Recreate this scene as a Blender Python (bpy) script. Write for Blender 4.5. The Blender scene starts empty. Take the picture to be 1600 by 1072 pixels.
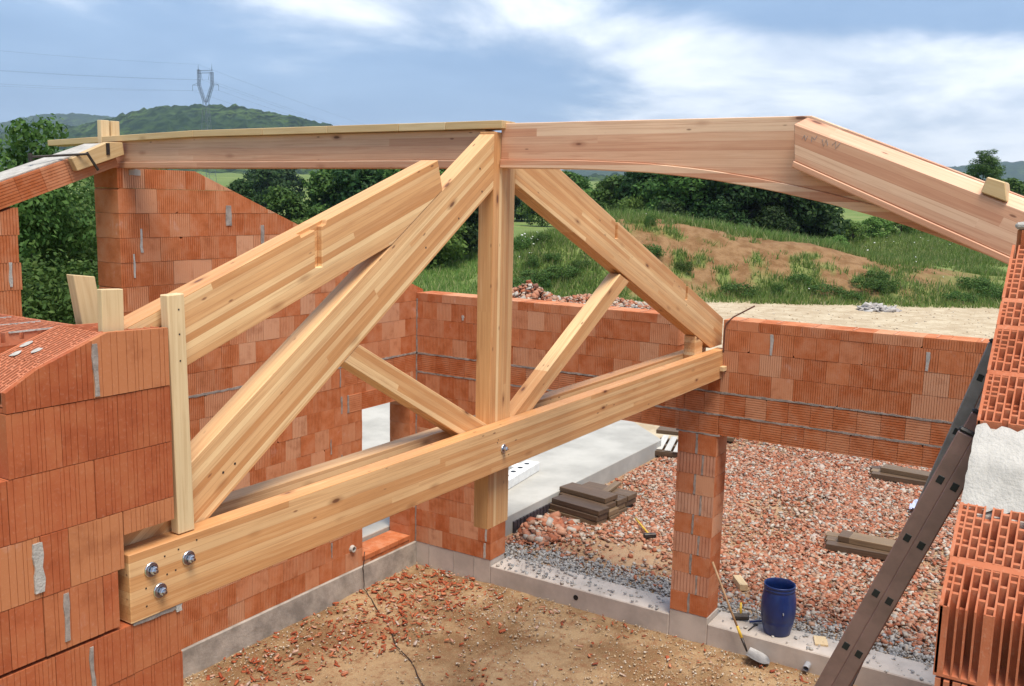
import bpy, bmesh, math, random
import numpy as np
from mathutils import Matrix, Vector
random.seed(7); RNG = np.random.default_rng(11)
S = bpy.context.scene
COL = S.collection

# ------------------------------------------------------------------ camera, sky, sun, exposure
PITCH, ROLL, HEAD, HCAM, FPX = 0.1502565, 0.0216945, 0.5630205, 5.0, 1468.83
fw = Vector((math.cos(HEAD)*math.cos(PITCH), math.sin(HEAD)*math.cos(PITCH), -math.sin(PITCH)))
rt = Vector((math.sin(HEAD), -math.cos(HEAD), 0)); up = rt.cross(fw)
r2 = rt*math.cos(ROLL) + up*math.sin(ROLL); u2 = up*math.cos(ROLL) - rt*math.sin(ROLL)
cd = bpy.data.cameras.new('camera'); cam = bpy.data.objects.new('camera', cd); COL.objects.link(cam)
M = Matrix((r2, u2, -fw)).transposed().to_4x4(); M.translation = Vector((0, 0, HCAM)); cam.matrix_world = M
cd.sensor_width = 36.0; cd.lens = FPX/1600*36; cd.clip_start = .05; cd.clip_end = 20000
S.camera = cam
SUN_EL, SUN_AZ = math.radians(67), math.radians(-120)      # azimuth measured in the u,v plane, from +u towards +v
sd = Vector((math.cos(SUN_EL)*math.cos(SUN_AZ), math.cos(SUN_EL)*math.sin(SUN_AZ), math.sin(SUN_EL)))
sl = bpy.data.lights.new('sun', 'SUN'); sun = bpy.data.objects.new('sun', sl); COL.objects.link(sun)
sl.energy = 2.3; sl.angle = math.radians(30); sl.color = (1.0, .91, .77)
sun.rotation_euler = (-sd).to_track_quat('-Z', 'Y').to_euler()
W = bpy.data.worlds.new('World'); S.world = W; W.use_nodes = True
S.view_settings.view_transform = 'Standard'; S.view_settings.look = 'None'
S.view_settings.exposure = 1.25; S.view_settings.gamma = 1.0; S.view_settings.use_curve_mapping = False
try: S.cycles.use_denoising = True
except Exception: pass

class NT:
    """small helper round a node tree"""
    def __init__(s, tree): s.t = tree; s.n = tree.nodes; s.l = tree.links
    def new(s, typ, **kw):
        n = s.n.new(typ)
        for k, v in kw.items(): setattr(n, k, v)
        return n
    def put(s, sock, v):
        if hasattr(v, 'is_output') or isinstance(v, bpy.types.NodeSocket): s.l.new(v, sock)
        elif isinstance(v, (tuple, list)) and sock.type == 'RGBA' and len(v) == 3: sock.default_value = (*v, 1)
        else: sock.default_value = v
    def math(s, op, a, b=None, c=None, clamp=False):
        n = s.new('ShaderNodeMath', operation=op); n.use_clamp = clamp
        s.put(n.inputs[0], a)
        if b is not None: s.put(n.inputs[1], b)
        if c is not None: s.put(n.inputs[2], c)
        return n.outputs[0]
    def mix(s, f, a, b, mode='MIX'):
        n = s.new('ShaderNodeMix', data_type='RGBA', blend_type=mode)
        s.put(n.inputs[0], f); s.put(n.inputs[6], a); s.put(n.inputs[7], b); return n.outputs[2]
    def ramp(s, f, stops, interp='LINEAR'):
        n = s.new('ShaderNodeValToRGB'); n.color_ramp.interpolation = interp; e = n.color_ramp.elements
        while len(e) < len(stops): e.new(.5)
        for q, (p, c) in zip(e, stops): q.position = p; q.color = (c, c, c, 1) if not isinstance(c, (tuple, list)) else (*c, 1)
        s.put(n.inputs[0], f); return n.outputs[0]
    def smooth(s, v, a, b):
        n = s.new('ShaderNodeMapRange', interpolation_type='SMOOTHSTEP')
        s.put(n.inputs[0], v); n.inputs[1].default_value = a; n.inputs[2].default_value = b; return n.outputs[0]
    def noise(s, vec, scale, detail=4, rough=.55, dist=0):
        n = s.new('ShaderNodeTexNoise'); 
        if vec is not None: s.l.new(vec, n.inputs['Vector'])
        n.inputs['Scale'].default_value = scale; n.inputs['Detail'].default_value = detail
        n.inputs['Roughness'].default_value = rough; n.inputs['Distortion'].default_value = dist
        return n.outputs[0]
    def vmul(s, vec, k):
        n = s.new('ShaderNodeVectorMath', operation='MULTIPLY'); s.l.new(vec, n.inputs[0]); n.inputs[1].default_value = k; return n.outputs[0]
    def vadd(s, vec, k):
        n = s.new('ShaderNodeVectorMath', operation='ADD'); s.l.new(vec, n.inputs[0]); s.put(n.inputs[1], k); return n.outputs[0]

# sky: physical sky behind a broken cloud deck, whole sphere
w = NT(W.node_tree); w.n.clear()
out = w.new('ShaderNodeOutputWorld'); bg = w.new('ShaderNodeBackground'); w.l.new(bg.outputs[0], out.inputs[0])
sky = w.new('ShaderNodeTexSky', sky_type='NISHITA'); sky.sun_disc = False
sky.sun_elevation = SUN_EL; sky.sun_rotation = math.pi/2 - SUN_AZ; sky.altitude = 300; sky.ozone_density = 2.0
tc = w.new('ShaderNodeTexCoord'); sep = w.new('ShaderNodeSeparateXYZ'); w.l.new(tc.outputs['Generated'], sep.inputs[0])
X, Y, Z = sep.outputs
zz = w.math('ADD', w.math('MAXIMUM', Z, 0.0), .15)
cb = w.new('ShaderNodeCombineXYZ')
w.l.new(w.math('DIVIDE', X, zz), cb.inputs[0]); w.l.new(w.math('DIVIDE', Y, zz), cb.inputs[1]); cb.inputs[2].default_value = 3.1
n1 = w.noise(cb.outputs[0], .42, 7, .54, .45); n2 = w.noise(w.vadd(cb.outputs[0], (7.3, 2.2, 0)), 1.1, 7, .58, .3)
side = w.math('ADD', w.math('MULTIPLY', X, rt.x), w.math('MULTIPLY', Y, rt.y)); ahead = w.math('ADD', w.math('MULTIPLY', X, math.cos(HEAD)), w.math('MULTIPLY', Y, math.sin(HEAD)))
AZ = w.math('ARCTAN2', side, ahead)
def bank(az, el, wa, we):                                             # a bank of cloud at a bearing and height
    d = w.math('ADD', w.math('POWER', w.math('DIVIDE', w.math('SUBTRACT', AZ, az), wa), 2.0), w.math('POWER', w.math('DIVIDE', w.math('SUBTRACT', Z, el), we), 2.0))
    return w.math('POWER', 2.718, w.math('MULTIPLY', d, -1.0))
base = w.math('ADD', w.math('MULTIPLY', n1, .75), w.math('MULTIPLY', w.math('SUBTRACT', n2, .5), .55))
for (k, az, el, wa, we) in ((.62, .42, .07, .36, .09), (.20, .26, .15, .25, .035), (.24, -.12, .215, .20, .05), (.14, .10, .17, .22, .05), (-.34, .50, .205, .34, .05), (-.14, -.50, .15, .32, .3), (-.12, -.02, .10, .16, .06)):
    base = w.math('ADD', base, w.math('MULTIPLY', bank(az, el, wa, we), k))
whit = w.smooth(base, .38, .62)
deck = w.mix(w.smooth(n2, .3, .7), (1.15, 1.78, 2.80), (1.65, 2.35, 3.4))                # slate blue underside of the deck
lit = w.mix(w.smooth(n2, .30, .62), (2.8, 3.2, 3.8), (6.2, 6.2, 6.2))
cl = w.mix(whit, deck, lit)
colr = w.mix(.86, sky.outputs[0], cl)
colr = w.mix(w.math('MULTIPLY', w.smooth(Z, .12, -.02), .25), colr, (2.7, 3.2, 4.0))
w.l.new(colr, bg.inputs[0]); bg.inputs[1].default_value = .112

# ------------------------------------------------------------------ helpers
def tag(o, label=None, cat=None, group=None, kind=None):
    if label: o['label'] = label
    if cat: o['category'] = cat
    if group: o['group'] = group
    if kind: o['kind'] = kind
    return o
def thing(name, label, cat, loc=(0, 0, 0), group=None):
    o = bpy.data.objects.new(name, None); o.empty_display_size = .1; o.location = loc; COL.objects.link(o)
    return tag(o, label, cat, group)
def link(name, me, mats, parent=None, mat4=None):
    o = bpy.data.objects.new(name, me); COL.objects.link(o)
    if mats is not None and not me.materials:
        for m in (mats if isinstance(mats, (list, tuple)) else [mats]): me.materials.append(m)
    mw = mat4 if mat4 is not None else Matrix.Identity(4)
    if parent is not None:
        o.parent = parent; base = parent.location.copy()
        p = parent.parent
        o.matrix_basis = Matrix.Translation(-abs_loc(parent)) @ mw
    else: o.matrix_basis = mw
    return o
def abs_loc(o):
    v = o.location.copy()
    while o.parent: o = o.parent; v += o.location
    return v
def new_mesh(name, V, F, smooth=False):
    me = bpy.data.meshes.new(name); me.from_pydata([tuple(map(float, v)) for v in V], [], F)
    if smooth: me.polygons.foreach_set('use_smooth', [True]*len(me.polygons))
    me.update(); return me
def fast_mesh(name, V, Q, smooth=False):
    """V (n,3) array, Q (m,k) array of equal sized faces"""
    V = np.asarray(V, np.float32); Q = np.asarray(Q, np.int32); m, k = Q.shape
    me = bpy.data.meshes.new(name); me.vertices.add(len(V)); me.vertices.foreach_set('co', V.ravel())
    me.loops.add(m*k); me.loops.foreach_set('vertex_index', Q.ravel())
    me.polygons.add(m); me.polygons.foreach_set('loop_start', np.arange(0, m*k, k, dtype=np.int32))
    if smooth: me.polygons.foreach_set('use_smooth', np.ones(m, bool))
    me.update(calc_edges=True); me.validate(); return me
class MB:
    """collects simple solids in one mesh"""
    def __init__(s): s.V = []; s.F = []
    def box(s, x0, x1, y0, y1, z0, z1, mat=None, nobottom=False):
        i = len(s.V); P = [(x, y, z) for z in (z0, z1) for y in (y0, y1) for x in (x0, x1)]
        if mat is not None: P = [tuple(mat @ Vector(p)) for p in P]
        s.V += P
        F = [(4, 5, 7, 6), (0, 1, 5, 4), (1, 3, 7, 5), (3, 2, 6, 7), (2, 0, 4, 6)]
        if not nobottom: F.append((0, 2, 3, 1))
        s.F += [tuple(i+k for k in f) for f in F]; return s
    def prism(s, poly, y0, y1):
        """poly in (x,z), extruded along y"""
        a = sum(p[0]*q[1]-q[0]*p[1] for p, q in zip(poly, poly[1:]+poly[:1]))
        if a < 0: poly = poly[::-1]
        i = len(s.V); n = len(poly)
        s.V += [(p[0], y0, p[1]) for p in poly] + [(p[0], y1, p[1]) for p in poly]
        s.F.append(tuple(range(i, i+n))); s.F.append(tuple(range(i+2*n-1, i+n-1, -1)))
        for k in range(n):
            j = (k+1) % n; s.F.append((i+k, i+n+k, i+n+j, i+j))
        return s
    def tube(s, pts, r, n=8, cap=True):
        pts = [Vector(p) for p in pts]; rs = r if isinstance(r, (list, tuple)) else [r]*len(pts); i0 = len(s.V); up0 = None
        for k, p in enumerate(pts):
            d = (pts[min(k+1, len(pts)-1)] - pts[max(k-1, 0)]).normalized()
            if up0 is None: up0 = d.orthogonal().normalized()
            a = (up0 - d*up0.dot(d)).normalized(); up0 = a; b = d.cross(a)
            for q in range(n):
                t = 2*math.pi*q/n; s.V.append(tuple(p + (a*math.cos(t)+b*math.sin(t))*rs[k]))
        for k in range(len(pts)-1):
            for q in range(n):
                a, b = i0+k*n+q, i0+k*n+(q+1) % n; s.F.append((a, b, b+n, a+n))
        if cap:
            s.F.append(tuple(range(i0+n-1, i0-1, -1))); e = i0+(len(pts)-1)*n; s.F.append(tuple(range(e, e+n)))
        return s
    def lathe(s, prof, n=24, c=(0, 0, 0)):
        i0 = len(s.V)
        for r, z in prof:
            for q in range(n):
                t = 2*math.pi*q/n; s.V.append((c[0]+r*math.cos(t), c[1]+r*math.sin(t), c[2]+z))
        for k in range(len(prof)-1):
            for q in range(n):
                a, b = i0+k*n+q, i0+k*n+(q+1) % n; s.F.append((a, b, b+n, a+n))
        return s
    def mesh(s, name, bevel=0, smooth=False):
        me = new_mesh(name, s.V, s.F, smooth)
        if bevel:
            bm = bmesh.new(); bm.from_mesh(me)
            ed = [e for e in bm.edges if len(e.link_faces) == 2 and e.calc_face_angle(0) > .5]
            bmesh.ops.bevel(bm, geom=ed, offset=bevel, segments=1, affect='EDGES', clamp_overlap=True)
            bm.to_mesh(me); bm.free()
        return me
    def build(s, name, mat, parent=None, bevel=0, smooth=False, mat4=None):
        return link(name, s.mesh(name, bevel, smooth), mat, parent, mat4)

# ------------------------------------------------------------------ materials
def mat(name):
    m = bpy.data.materials.new(name); m.use_nodes = True; t = NT(m.node_tree); b = t.n['Principled BSDF']; return m, t, b
def bump(t, b, h, strength=.3, dist=.01):
    n = t.new('ShaderNodeBump'); n.inputs['Strength'].default_value = strength; n.inputs['Distance'].default_value = dist
    t.l.new(h, n.inputs['Height']); t.l.new(n.outputs[0], b.inputs['Normal'])
def wood_mat(name, pale, warm, dark, lam=.042, knots=True, finger=1.7):
    m, t, b = mat(name)
    tc = t.new('ShaderNodeTexCoord'); oi = t.new('ShaderNodeObjectInfo'); sp = t.new('ShaderNodeSeparateXYZ'); t.l.new(tc.outputs['Object'], sp.inputs[0])
    x, y, z = sp.outputs; rnd = oi.outputs['Random']
    k = t.math('FLOOR', t.math('DIVIDE', t.math('ADD', z, t.math('MULTIPLY', rnd, .3)), lam))
    wn = t.new('ShaderNodeTexWhiteNoise', noise_dimensions='2D'); c = t.new('ShaderNodeCombineXYZ'); t.l.new(k, c.inputs[0]); t.l.new(t.math('MULTIPLY', rnd, 91.7), c.inputs[1]); t.l.new(c.outputs[0], wn.inputs[0])
    seg = t.math('FLOOR', t.math('ADD', t.math('DIVIDE', x, finger), t.math('MULTIPLY', wn.outputs[0], 7.0)))
    wn2 = t.new('ShaderNodeTexWhiteNoise', noise_dimensions='3D'); c2 = t.new('ShaderNodeCombineXYZ')
    t.l.new(k, c2.inputs[0]); t.l.new(seg, c2.inputs[1]); t.l.new(t.math('MULTIPLY', rnd, 57.3), c2.inputs[2]); t.l.new(c2.outputs[0], wn2.inputs[0])
    r1 = t.math('ADD', t.math('MULTIPLY', wn.outputs[0], .7), t.math('MULTIPLY', wn2.outputs[0], .3))
    col = t.ramp(r1, [(.1, tuple(.8*a+.2*c_ for a, c_ in zip(warm, dark))), (.3, tuple(.5*(a+c_) for a, c_ in zip(pale, warm))), (.45, warm), (.58, tuple(.65*a+.35*c_ for a, c_ in zip(warm, dark))), (.7, pale), (.85, warm), (.92, pale)])
    # grain, shifted from lamella to lamella
    c3 = t.new('ShaderNodeCombineXYZ'); t.l.new(t.math('MULTIPLY', x, .9), c3.inputs[0])
    t.l.new(t.math('MULTIPLY', y, 26.0), c3.inputs[1]); t.l.new(t.math('ADD', t.math('MULTIPLY', z, 26.0), t.math('MULTIPLY', r1, 40.0)), c3.inputs[2])
    g1 = t.noise(c3.outputs[0], 1.6, 5, .6, .8)
    c4 = t.new('ShaderNodeCombineXYZ'); t.l.new(t.math('MULTIPLY', x, 2.2), c4.inputs[0]); t.l.new(t.math('MULTIPLY', y, 150.0), c4.inputs[1]); t.l.new(t.math('ADD', t.math('MULTIPLY', z, 150.0), t.math('MULTIPLY', r1, 90.0)), c4.inputs[2])
    g2 = t.noise(c4.outputs[0], 1.2, 3, .6)
    col = t.mix(t.math('MULTIPLY', t.smooth(g1, .45, .72), .42), col, dark)
    col = t.mix(t.math('MULTIPLY', t.smooth(g1, .48, .25), .35), col, pale)
    col = t.mix(t.math('MULTIPLY', t.smooth(g2, .5, .75), .22), col, dark)
    # glue lines
    fr = t.math('FRACT', t.math('DIVIDE', t.math('ADD', z, t.math('MULTIPLY', rnd, .3)), lam))
    gl = t.math('LESS_THAN', fr, .05)
    if lam < .5: col = t.mix(t.math('MULTIPLY', gl, .5), col, dark)
    if knots:
        vo = t.new('ShaderNodeTexVoronoi', feature='F1'); c5 = t.new('ShaderNodeCombineXYZ')
        t.l.new(t.math('ADD', t.math('MULTIPLY', x, 3.2), t.math('MULTIPLY', rnd, 50.0)), c5.inputs[0]); t.l.new(t.math('MULTIPLY', y, 8.0), c5.inputs[1]); t.l.new(t.math('MULTIPLY', z, 9.0), c5.inputs[2])
        t.l.new(c5.outputs[0], vo.inputs['Vector']); vo.inputs['Scale'].default_value = 1.0
        sepc = t.new('ShaderNodeSeparateColor'); t.l.new(vo.outputs['Color'], sepc.inputs[0])
        on = t.math('GREATER_THAN', sepc.outputs[0], .62)
        halo = t.math('MULTIPLY', t.smooth(vo.outputs['Distance'], .30, .06), on)
        core = t.math('MULTIPLY', t.smooth(vo.outputs['Distance'], .13, .07), on)
        col = t.mix(t.math('MULTIPLY', halo, .65), col, tuple(.75*a for a in dark)); col = t.mix(t.math('MULTIPLY', core, .8), col, (.11, .035, .018))
        v2 = t.new('ShaderNodeTexVoronoi', feature='F1'); c6 = t.new('ShaderNodeCombineXYZ')
        t.l.new(t.math('ADD', t.math('MULTIPLY', x, 6.5), t.math('MULTIPLY', rnd, 31.0)), c6.inputs[0]); t.l.new(t.math('MULTIPLY', y, 17.0), c6.inputs[1]); t.l.new(t.math('MULTIPLY', z, 19.0), c6.inputs[2]); t.l.new(c6.outputs[0], v2.inputs['Vector']); v2.inputs['Scale'].default_value = 1.0
        sp2 = t.new('ShaderNodeSeparateColor'); t.l.new(v2.outputs['Color'], sp2.inputs[0])
        col = t.mix(t.math('MULTIPLY', t.math('MULTIPLY', t.smooth(v2.outputs['Distance'], .17, .07), t.math('GREATER_THAN', sp2.outputs[0], .80)), .75), col, (.15, .05, .025))
    big = t.noise(tc.outputs['Object'], 1.3, 3, .5)
    hsv = t.new('ShaderNodeHueSaturation'); t.l.new(col, hsv.inputs['Color']); t.l.new(t.math('ADD', .82, t.math('MULTIPLY', big, .36)), hsv.inputs['Value'])
    t.l.new(hsv.outputs[0], b.inputs['Base Color']); b.inputs['Roughness'].default_value = .52; b.inputs['Specular IOR Level'].default_value = .35
    bump(t, b, g2, .12, .004); return m
M_TRUSS = wood_mat('glulam_honey', (.81, .56, .295), (.625, .32, .13), (.39, .155, .055), lam=.036, finger=3.6)
M_LITPINK = wood_mat('glulam_lit_rosy', (.81, .55, .37), (.63, .325, .195), (.43, .165, .09), lam=.055, finger=3.6)  # pinker than the truss wood: the light on these beams put into colour
M_BOARD = wood_mat('raw_board', (.72, .56, .34), (.63, .45, .235), (.45, .26, .11), lam=9, finger=50)
M_GREYWOOD = wood_mat('weathered_timber', (.27, .18, .10), (.11, .068, .042), (.03, .022, .018), lam=9, finger=50, knots=False)
M_PALLET = wood_mat('pale_pallet', (.62, .60, .55), (.50, .48, .44), (.26, .23, .2), lam=9, finger=50, knots=False)

def brick_mat(name, c0, c1, c2, white=.5, dust=.2):
    m, t, b = mat(name); tc = t.new('ShaderNodeTexCoord'); oi = t.new('ShaderNodeObjectInfo'); rnd = oi.outputs['Random']
    off = t.new('ShaderNodeVectorMath', operation='ADD'); sc = t.new('ShaderNodeCombineXYZ')
    t.l.new(t.math('MULTIPLY', rnd, 37.0), sc.inputs[0]); t.l.new(t.math('MULTIPLY', rnd, 113.0), sc.inputs[2]); t.l.new(tc.outputs['Object'], off.inputs[0]); t.l.new(sc.outputs[0], off.inputs[1]); v = off.outputs[0]
    col = t.ramp(rnd, [(0, c0), (.3, c1), (.5, c0), (.7, tuple(.6*a+.4*d for a, d in zip(c1, c2))), (.86, c2), (1, c1)])
    n = t.noise(v, 5, 5, .6); f = t.noise(v, 60, 3, .6); st = t.noise(t.vmul(v, (9, 9, 1.2)), 2.5, 4, .6)
    col = t.mix(t.math('MULTIPLY', t.smooth(n, .4, .7), .4), col, c2)
    col = t.mix(t.math('MULTIPLY', t.smooth(n, .5, .28), .45), col, tuple(.62*a for a in c0))
    wm = t.math('MULTIPLY', t.smooth(t.noise(v, 3.1, 5, .65), .60, .78), t.smooth(st, .42, .62))
    col = t.mix(t.math('MULTIPLY', wm, white), col, (.62, .47, .42))
    col = t.mix(t.math('MULTIPLY', t.smooth(f, .52, .72), dust), col, (.55, .30, .2))
    t.l.new(col, b.inputs['Base Color']); b.inputs['Roughness'].default_value = .86; b.inputs['Specular IOR Level'].default_value = .25
    bump(t, b, t.math('ADD', f, n), .22, .004); return m
M_BRICK = brick_mat('terracotta', (.45, .122, .038), (.535, .18, .07), (.60, .31, .18), white=.65, dust=.2)
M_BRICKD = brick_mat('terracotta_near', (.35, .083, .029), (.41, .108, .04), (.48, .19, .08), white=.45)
M_BRICKP = brick_mat('terracotta_pale', (.50, .21, .12), (.54, .25, .15), (.58, .32, .21), white=.6, dust=.4)
M_BRICKH = brick_mat('terracotta_cut', (.45, .125, .055), (.49, .15, .07), (.53, .19, .10), white=.2, dust=.3)

def plain(name, col, rough=.6, metal=0, nscale=8, var=.25, bstr=.15, bdist=.005, spec=.4):
    m, t, b = mat(name); tc = t.new('ShaderNodeTexCoord')
    n = t.noise(tc.outputs['Object'], nscale, 6, .62); n2 = t.noise(tc.outputs['Object'], nscale*9, 3, .6)
    c = t.mix(t.smooth(n, .3, .7), tuple(a*(1-var) for a in col), tuple(min(1, a*(1+var)) for a in col))
    t.l.new(c, b.inputs['Base Color']); b.inputs['Roughness'].default_value = rough; b.inputs['Metallic'].default_value = metal; b.inputs['Specular IOR Level'].default_value = spec
    bump(t, b, n2, bstr, bdist); return m
M_MORTAR = plain('mortar', (.30, .255, .225), .95, nscale=12, var=.3, bstr=.5, bdist=.01)
M_MORTARW = plain('white_mortar', (.43, .405, .37), .95, nscale=9, var=.18, bstr=.6, bdist=.012)
M_CONC = plain('concrete_foot', (.47, .41, .36), .9, nscale=2.2, var=.16, bstr=.25)
M_SLAB = plain('slab_concrete', (.41, .395, .36), .9, nscale=.9, var=.17, bstr=.3)
M_OLDC = plain('old_concrete', (.36, .32, .28), .92, nscale=3.5, var=.3, bstr=.5, bdist=.01)
M_STEEL = plain('zinc_steel', (.62, .64, .68), .28, 1.0, var=.12)
M_DARKST = plain('dark_steel', (.07, .06, .055), .5, .7)
M_LADDER = plain('brown_lacquer', (.24, .135, .115), .42, .0, nscale=6, var=.2, spec=.6)
M_LADGREY = plain('ladder_grey', (.24, .225, .22), .45, .2)
M_BLACK = plain('black_plastic', (.014, .014, .016), .5)
M_BLUE = plain('blue_plastic', (.009, .026, .125), .36, nscale=5, var=.22, spec=.5)
M_YEL = plain('yellow_paint', (.62, .40, .04), .5)
M_HANDLE = plain('ash_handle', (.32, .19, .10), .55)
M_GREYP = plain('grey_pvc', (.28, .29, .32), .5)
M_WHITEP = plain('white_gypsum', (.72, .72, .70), .8, var=.1)
M_CABLE = plain('cable_rubber', (.035, .028, .025), .6)
M_RUST = plain('rusty_iron', (.13, .06, .04), .75, .3)
M_RAG = plain('blue_rag', (.42, .46, .62), .9)
M_PYLON = plain('pylon_steel', (.16, .18, .23), .6, .3)
M_DRAIN = plain('drain_membrane', (.045, .038, .045), .5)

def island_mat(name, stops, rough=.9, nv=.3):
    m, t, b = mat(name); g = t.new('ShaderNodeNewGeometry'); tc = t.new('ShaderNodeTexCoord')
    c = t.ramp(g.outputs['Random Per Island'], stops); n = t.noise(tc.outputs['Object'], 30, 3, .6)
    h = t.new('ShaderNodeHueSaturation'); t.l.new(c, h.inputs['Color']); t.l.new(t.math('ADD', 1-nv/2, t.math('MULTIPLY', n, nv)), h.inputs['Value'])
    t.l.new(h.outputs[0], b.inputs['Base Color']); b.inputs['Roughness'].default_value = rough; b.inputs['Specular IOR Level'].default_value = .25; return m
M_CHIPS = island_mat('brick_rubble', [(0, (.29, .085, .042)), (.18, (.41, .16, .09)), (.34, (.46, .25, .165)), (.5, (.33, .105, .055)), (.62, (.45, .30, .21)), (.72, (.19, .08, .055)), (.8, (.50, .40, .31)), (.9, (.34, .30, .26)), (1, (.50, .45, .39))])
M_CHIPRED = island_mat('red_chips', [(0, (.33, .07, .03)), (.3, (.42, .11, .045)), (.6, (.26, .06, .03)), (.85, (.52, .2, .1)), (1, (.5, .42, .36))])
M_GRAVEL = island_mat('grey_gravel', [(0, (.27, .26, .25)), (.3, (.40, .385, .365)), (.5, (.21, .205, .21)), (.75, (.50, .475, .44)), (1, (.38, .33, .28))])
M_LUMP = island_mat('concrete_bits', [(0, (.36, .33, .29)), (.5, (.45, .41, .36)), (.8, (.40, .22, .15)), (1, (.52, .48, .43))])
M_PEBBLE = island_mat('pale_pebbles', [(0, (.42, .30, .18)), (.4, (.52, .40, .27)), (.8, (.5, .42, .33)), (1, (.58, .52, .44))])

def leaf_mat(name, stops, trans=.35):
    m, t, b = mat(name); g = t.new('ShaderNodeNewGeometry'); oi = t.new('ShaderNodeObjectInfo')
    c = t.ramp(g.outputs['Random Per Island'], stops)
    h = t.new('ShaderNodeHueSaturation'); t.l.new(c, h.inputs['Color'])
    t.l.new(t.math('ADD', .8, t.math('MULTIPLY', oi.outputs['Random'], .45)), h.inputs['Value']); t.l.new(t.math('ADD', .485, t.math('MULTIPLY', oi.outputs['Random'], .03)), h.inputs['Hue'])
    t.l.new(h.outputs[0], b.inputs['Base Color']); b.inputs['Roughness'].default_value = .6; b.inputs['Specular IOR Level'].default_value = .2
    tr = t.new('ShaderNodeBsdfTranslucent'); t.l.new(h.outputs[0], tr.inputs[0]); mx = t.new('ShaderNodeMixShader'); mx.inputs[0].default_value = trans
    t.l.new(b.outputs[0], mx.inputs[1]); t.l.new(tr.outputs[0], mx.inputs[2]); t.l.new(mx.outputs[0], t.n['Material Output'].inputs[0]); return m
M_LEAF = leaf_mat('leaf_green', [(0, (.038, .085, .018)), (.5, (.062, .125, .026)), (.85, (.09, .165, .034)), (1, (.13, .195, .05))])
M_LEAFD = leaf_mat('leaf_dark', [(0, (.016, .042, .012)), (.5, (.028, .064, .016)), (.85, (.042, .088, .022)), (1, (.07, .12, .03))])
M_LEAFY = leaf_mat('leaf_fresh', [(0, (.07, .135, .025)), (.5, (.11, .20, .038)), (.85, (.15, .245, .05)), (1, (.20, .28, .08))])
M_GRASS = leaf_mat('grass_blades', [(0, (.08, .15, .03)), (.35, (.13, .21, .042)), (.65, (.18, .25, .06)), (.85, (.26, .28, .10)), (1, (.36, .33, .17))])
M_BARK = plain('bark', (.085, .065, .05), .9, nscale=6, var=.35, bstr=.6, bdist=.03)
M_FLOWER = plain('flowers', (.75, .75, .68), .8)

# ------------------------------------------------------------------ terrain in camera bearing coordinates
FH = Vector((math.cos(HEAD), math.sin(HEAD))); RH = Vector((math.sin(HEAD), -math.cos(HEAD)))
def uv_of(s, d): return (FH.x*d+RH.x*s, FH.y*d+RH.y*s)
def yh(x): return 313.6+.0218*(x-800)
def sstep(a, b, x):
    t = np.clip((x-a)/(b-a), 0, 1); return t*t*(3-2*t)
def vnoise(x, y, seed=0):
    xi = np.floor(x).astype(int); yi = np.floor(y).astype(int); xf = x-xi; yf = y-yi
    def h(a, b):
        n = (a*374761393 + b*668265263 + seed*1442695041) & 0x7fffffff
        n = ((n ^ (n >> 13))*1274126177) & 0x7fffffff
        return ((n ^ (n >> 16)) & 0xffff)/65535.0
    sx = xf*xf*(3-2*xf); sy = yf*yf*(3-2*yf)
    return (h(xi, yi)*(1-sx)+h(xi+1, yi)*sx)*(1-sy)+(h(xi, yi+1)*(1-sx)+h(xi+1, yi+1)*sx)*sy
def fbm(x, y, seed=0, o=4):
    r = 0; a = .5
    for k in range(o): r = r+a*vnoise(x*2**k, y*2**k, seed+k); a *= .5
    return r
HX = np.array([-60, 0, 60, 120, 165, 215, 260, 330, 400, 450, 510, 600, 700, 900, 1200])
HY = np.array([222, 213, 206, 202, 194, 181, 173, 171, 176, 184, 196, 222, 250, 275, 285])
FX = np.array([-1200, -500, -200, -60, 0, 60, 120, 165, 250, 500, 800, 1200, 1440, 1480, 1540, 1600, 1700, 1900, 2600])
FY = np.array([240, 215, 205, 201, 196, 183, 180, 184, 196, 235, 262, 268, 262, 259, 256, 251, 246, 255, 250])
MX = np.array([700, 760, 805, 855, 920, 970, 1030, 1080, 1180, 1265, 1317, 1396, 1500, 1600, 1750])
MZ = np.array([-.3, .6, 2.1, 2.75, 3.4, 3.85, 3.85, 3.6, 2.9, 2.6, 2.2, 1.5, 1.0, .6, .2])
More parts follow.
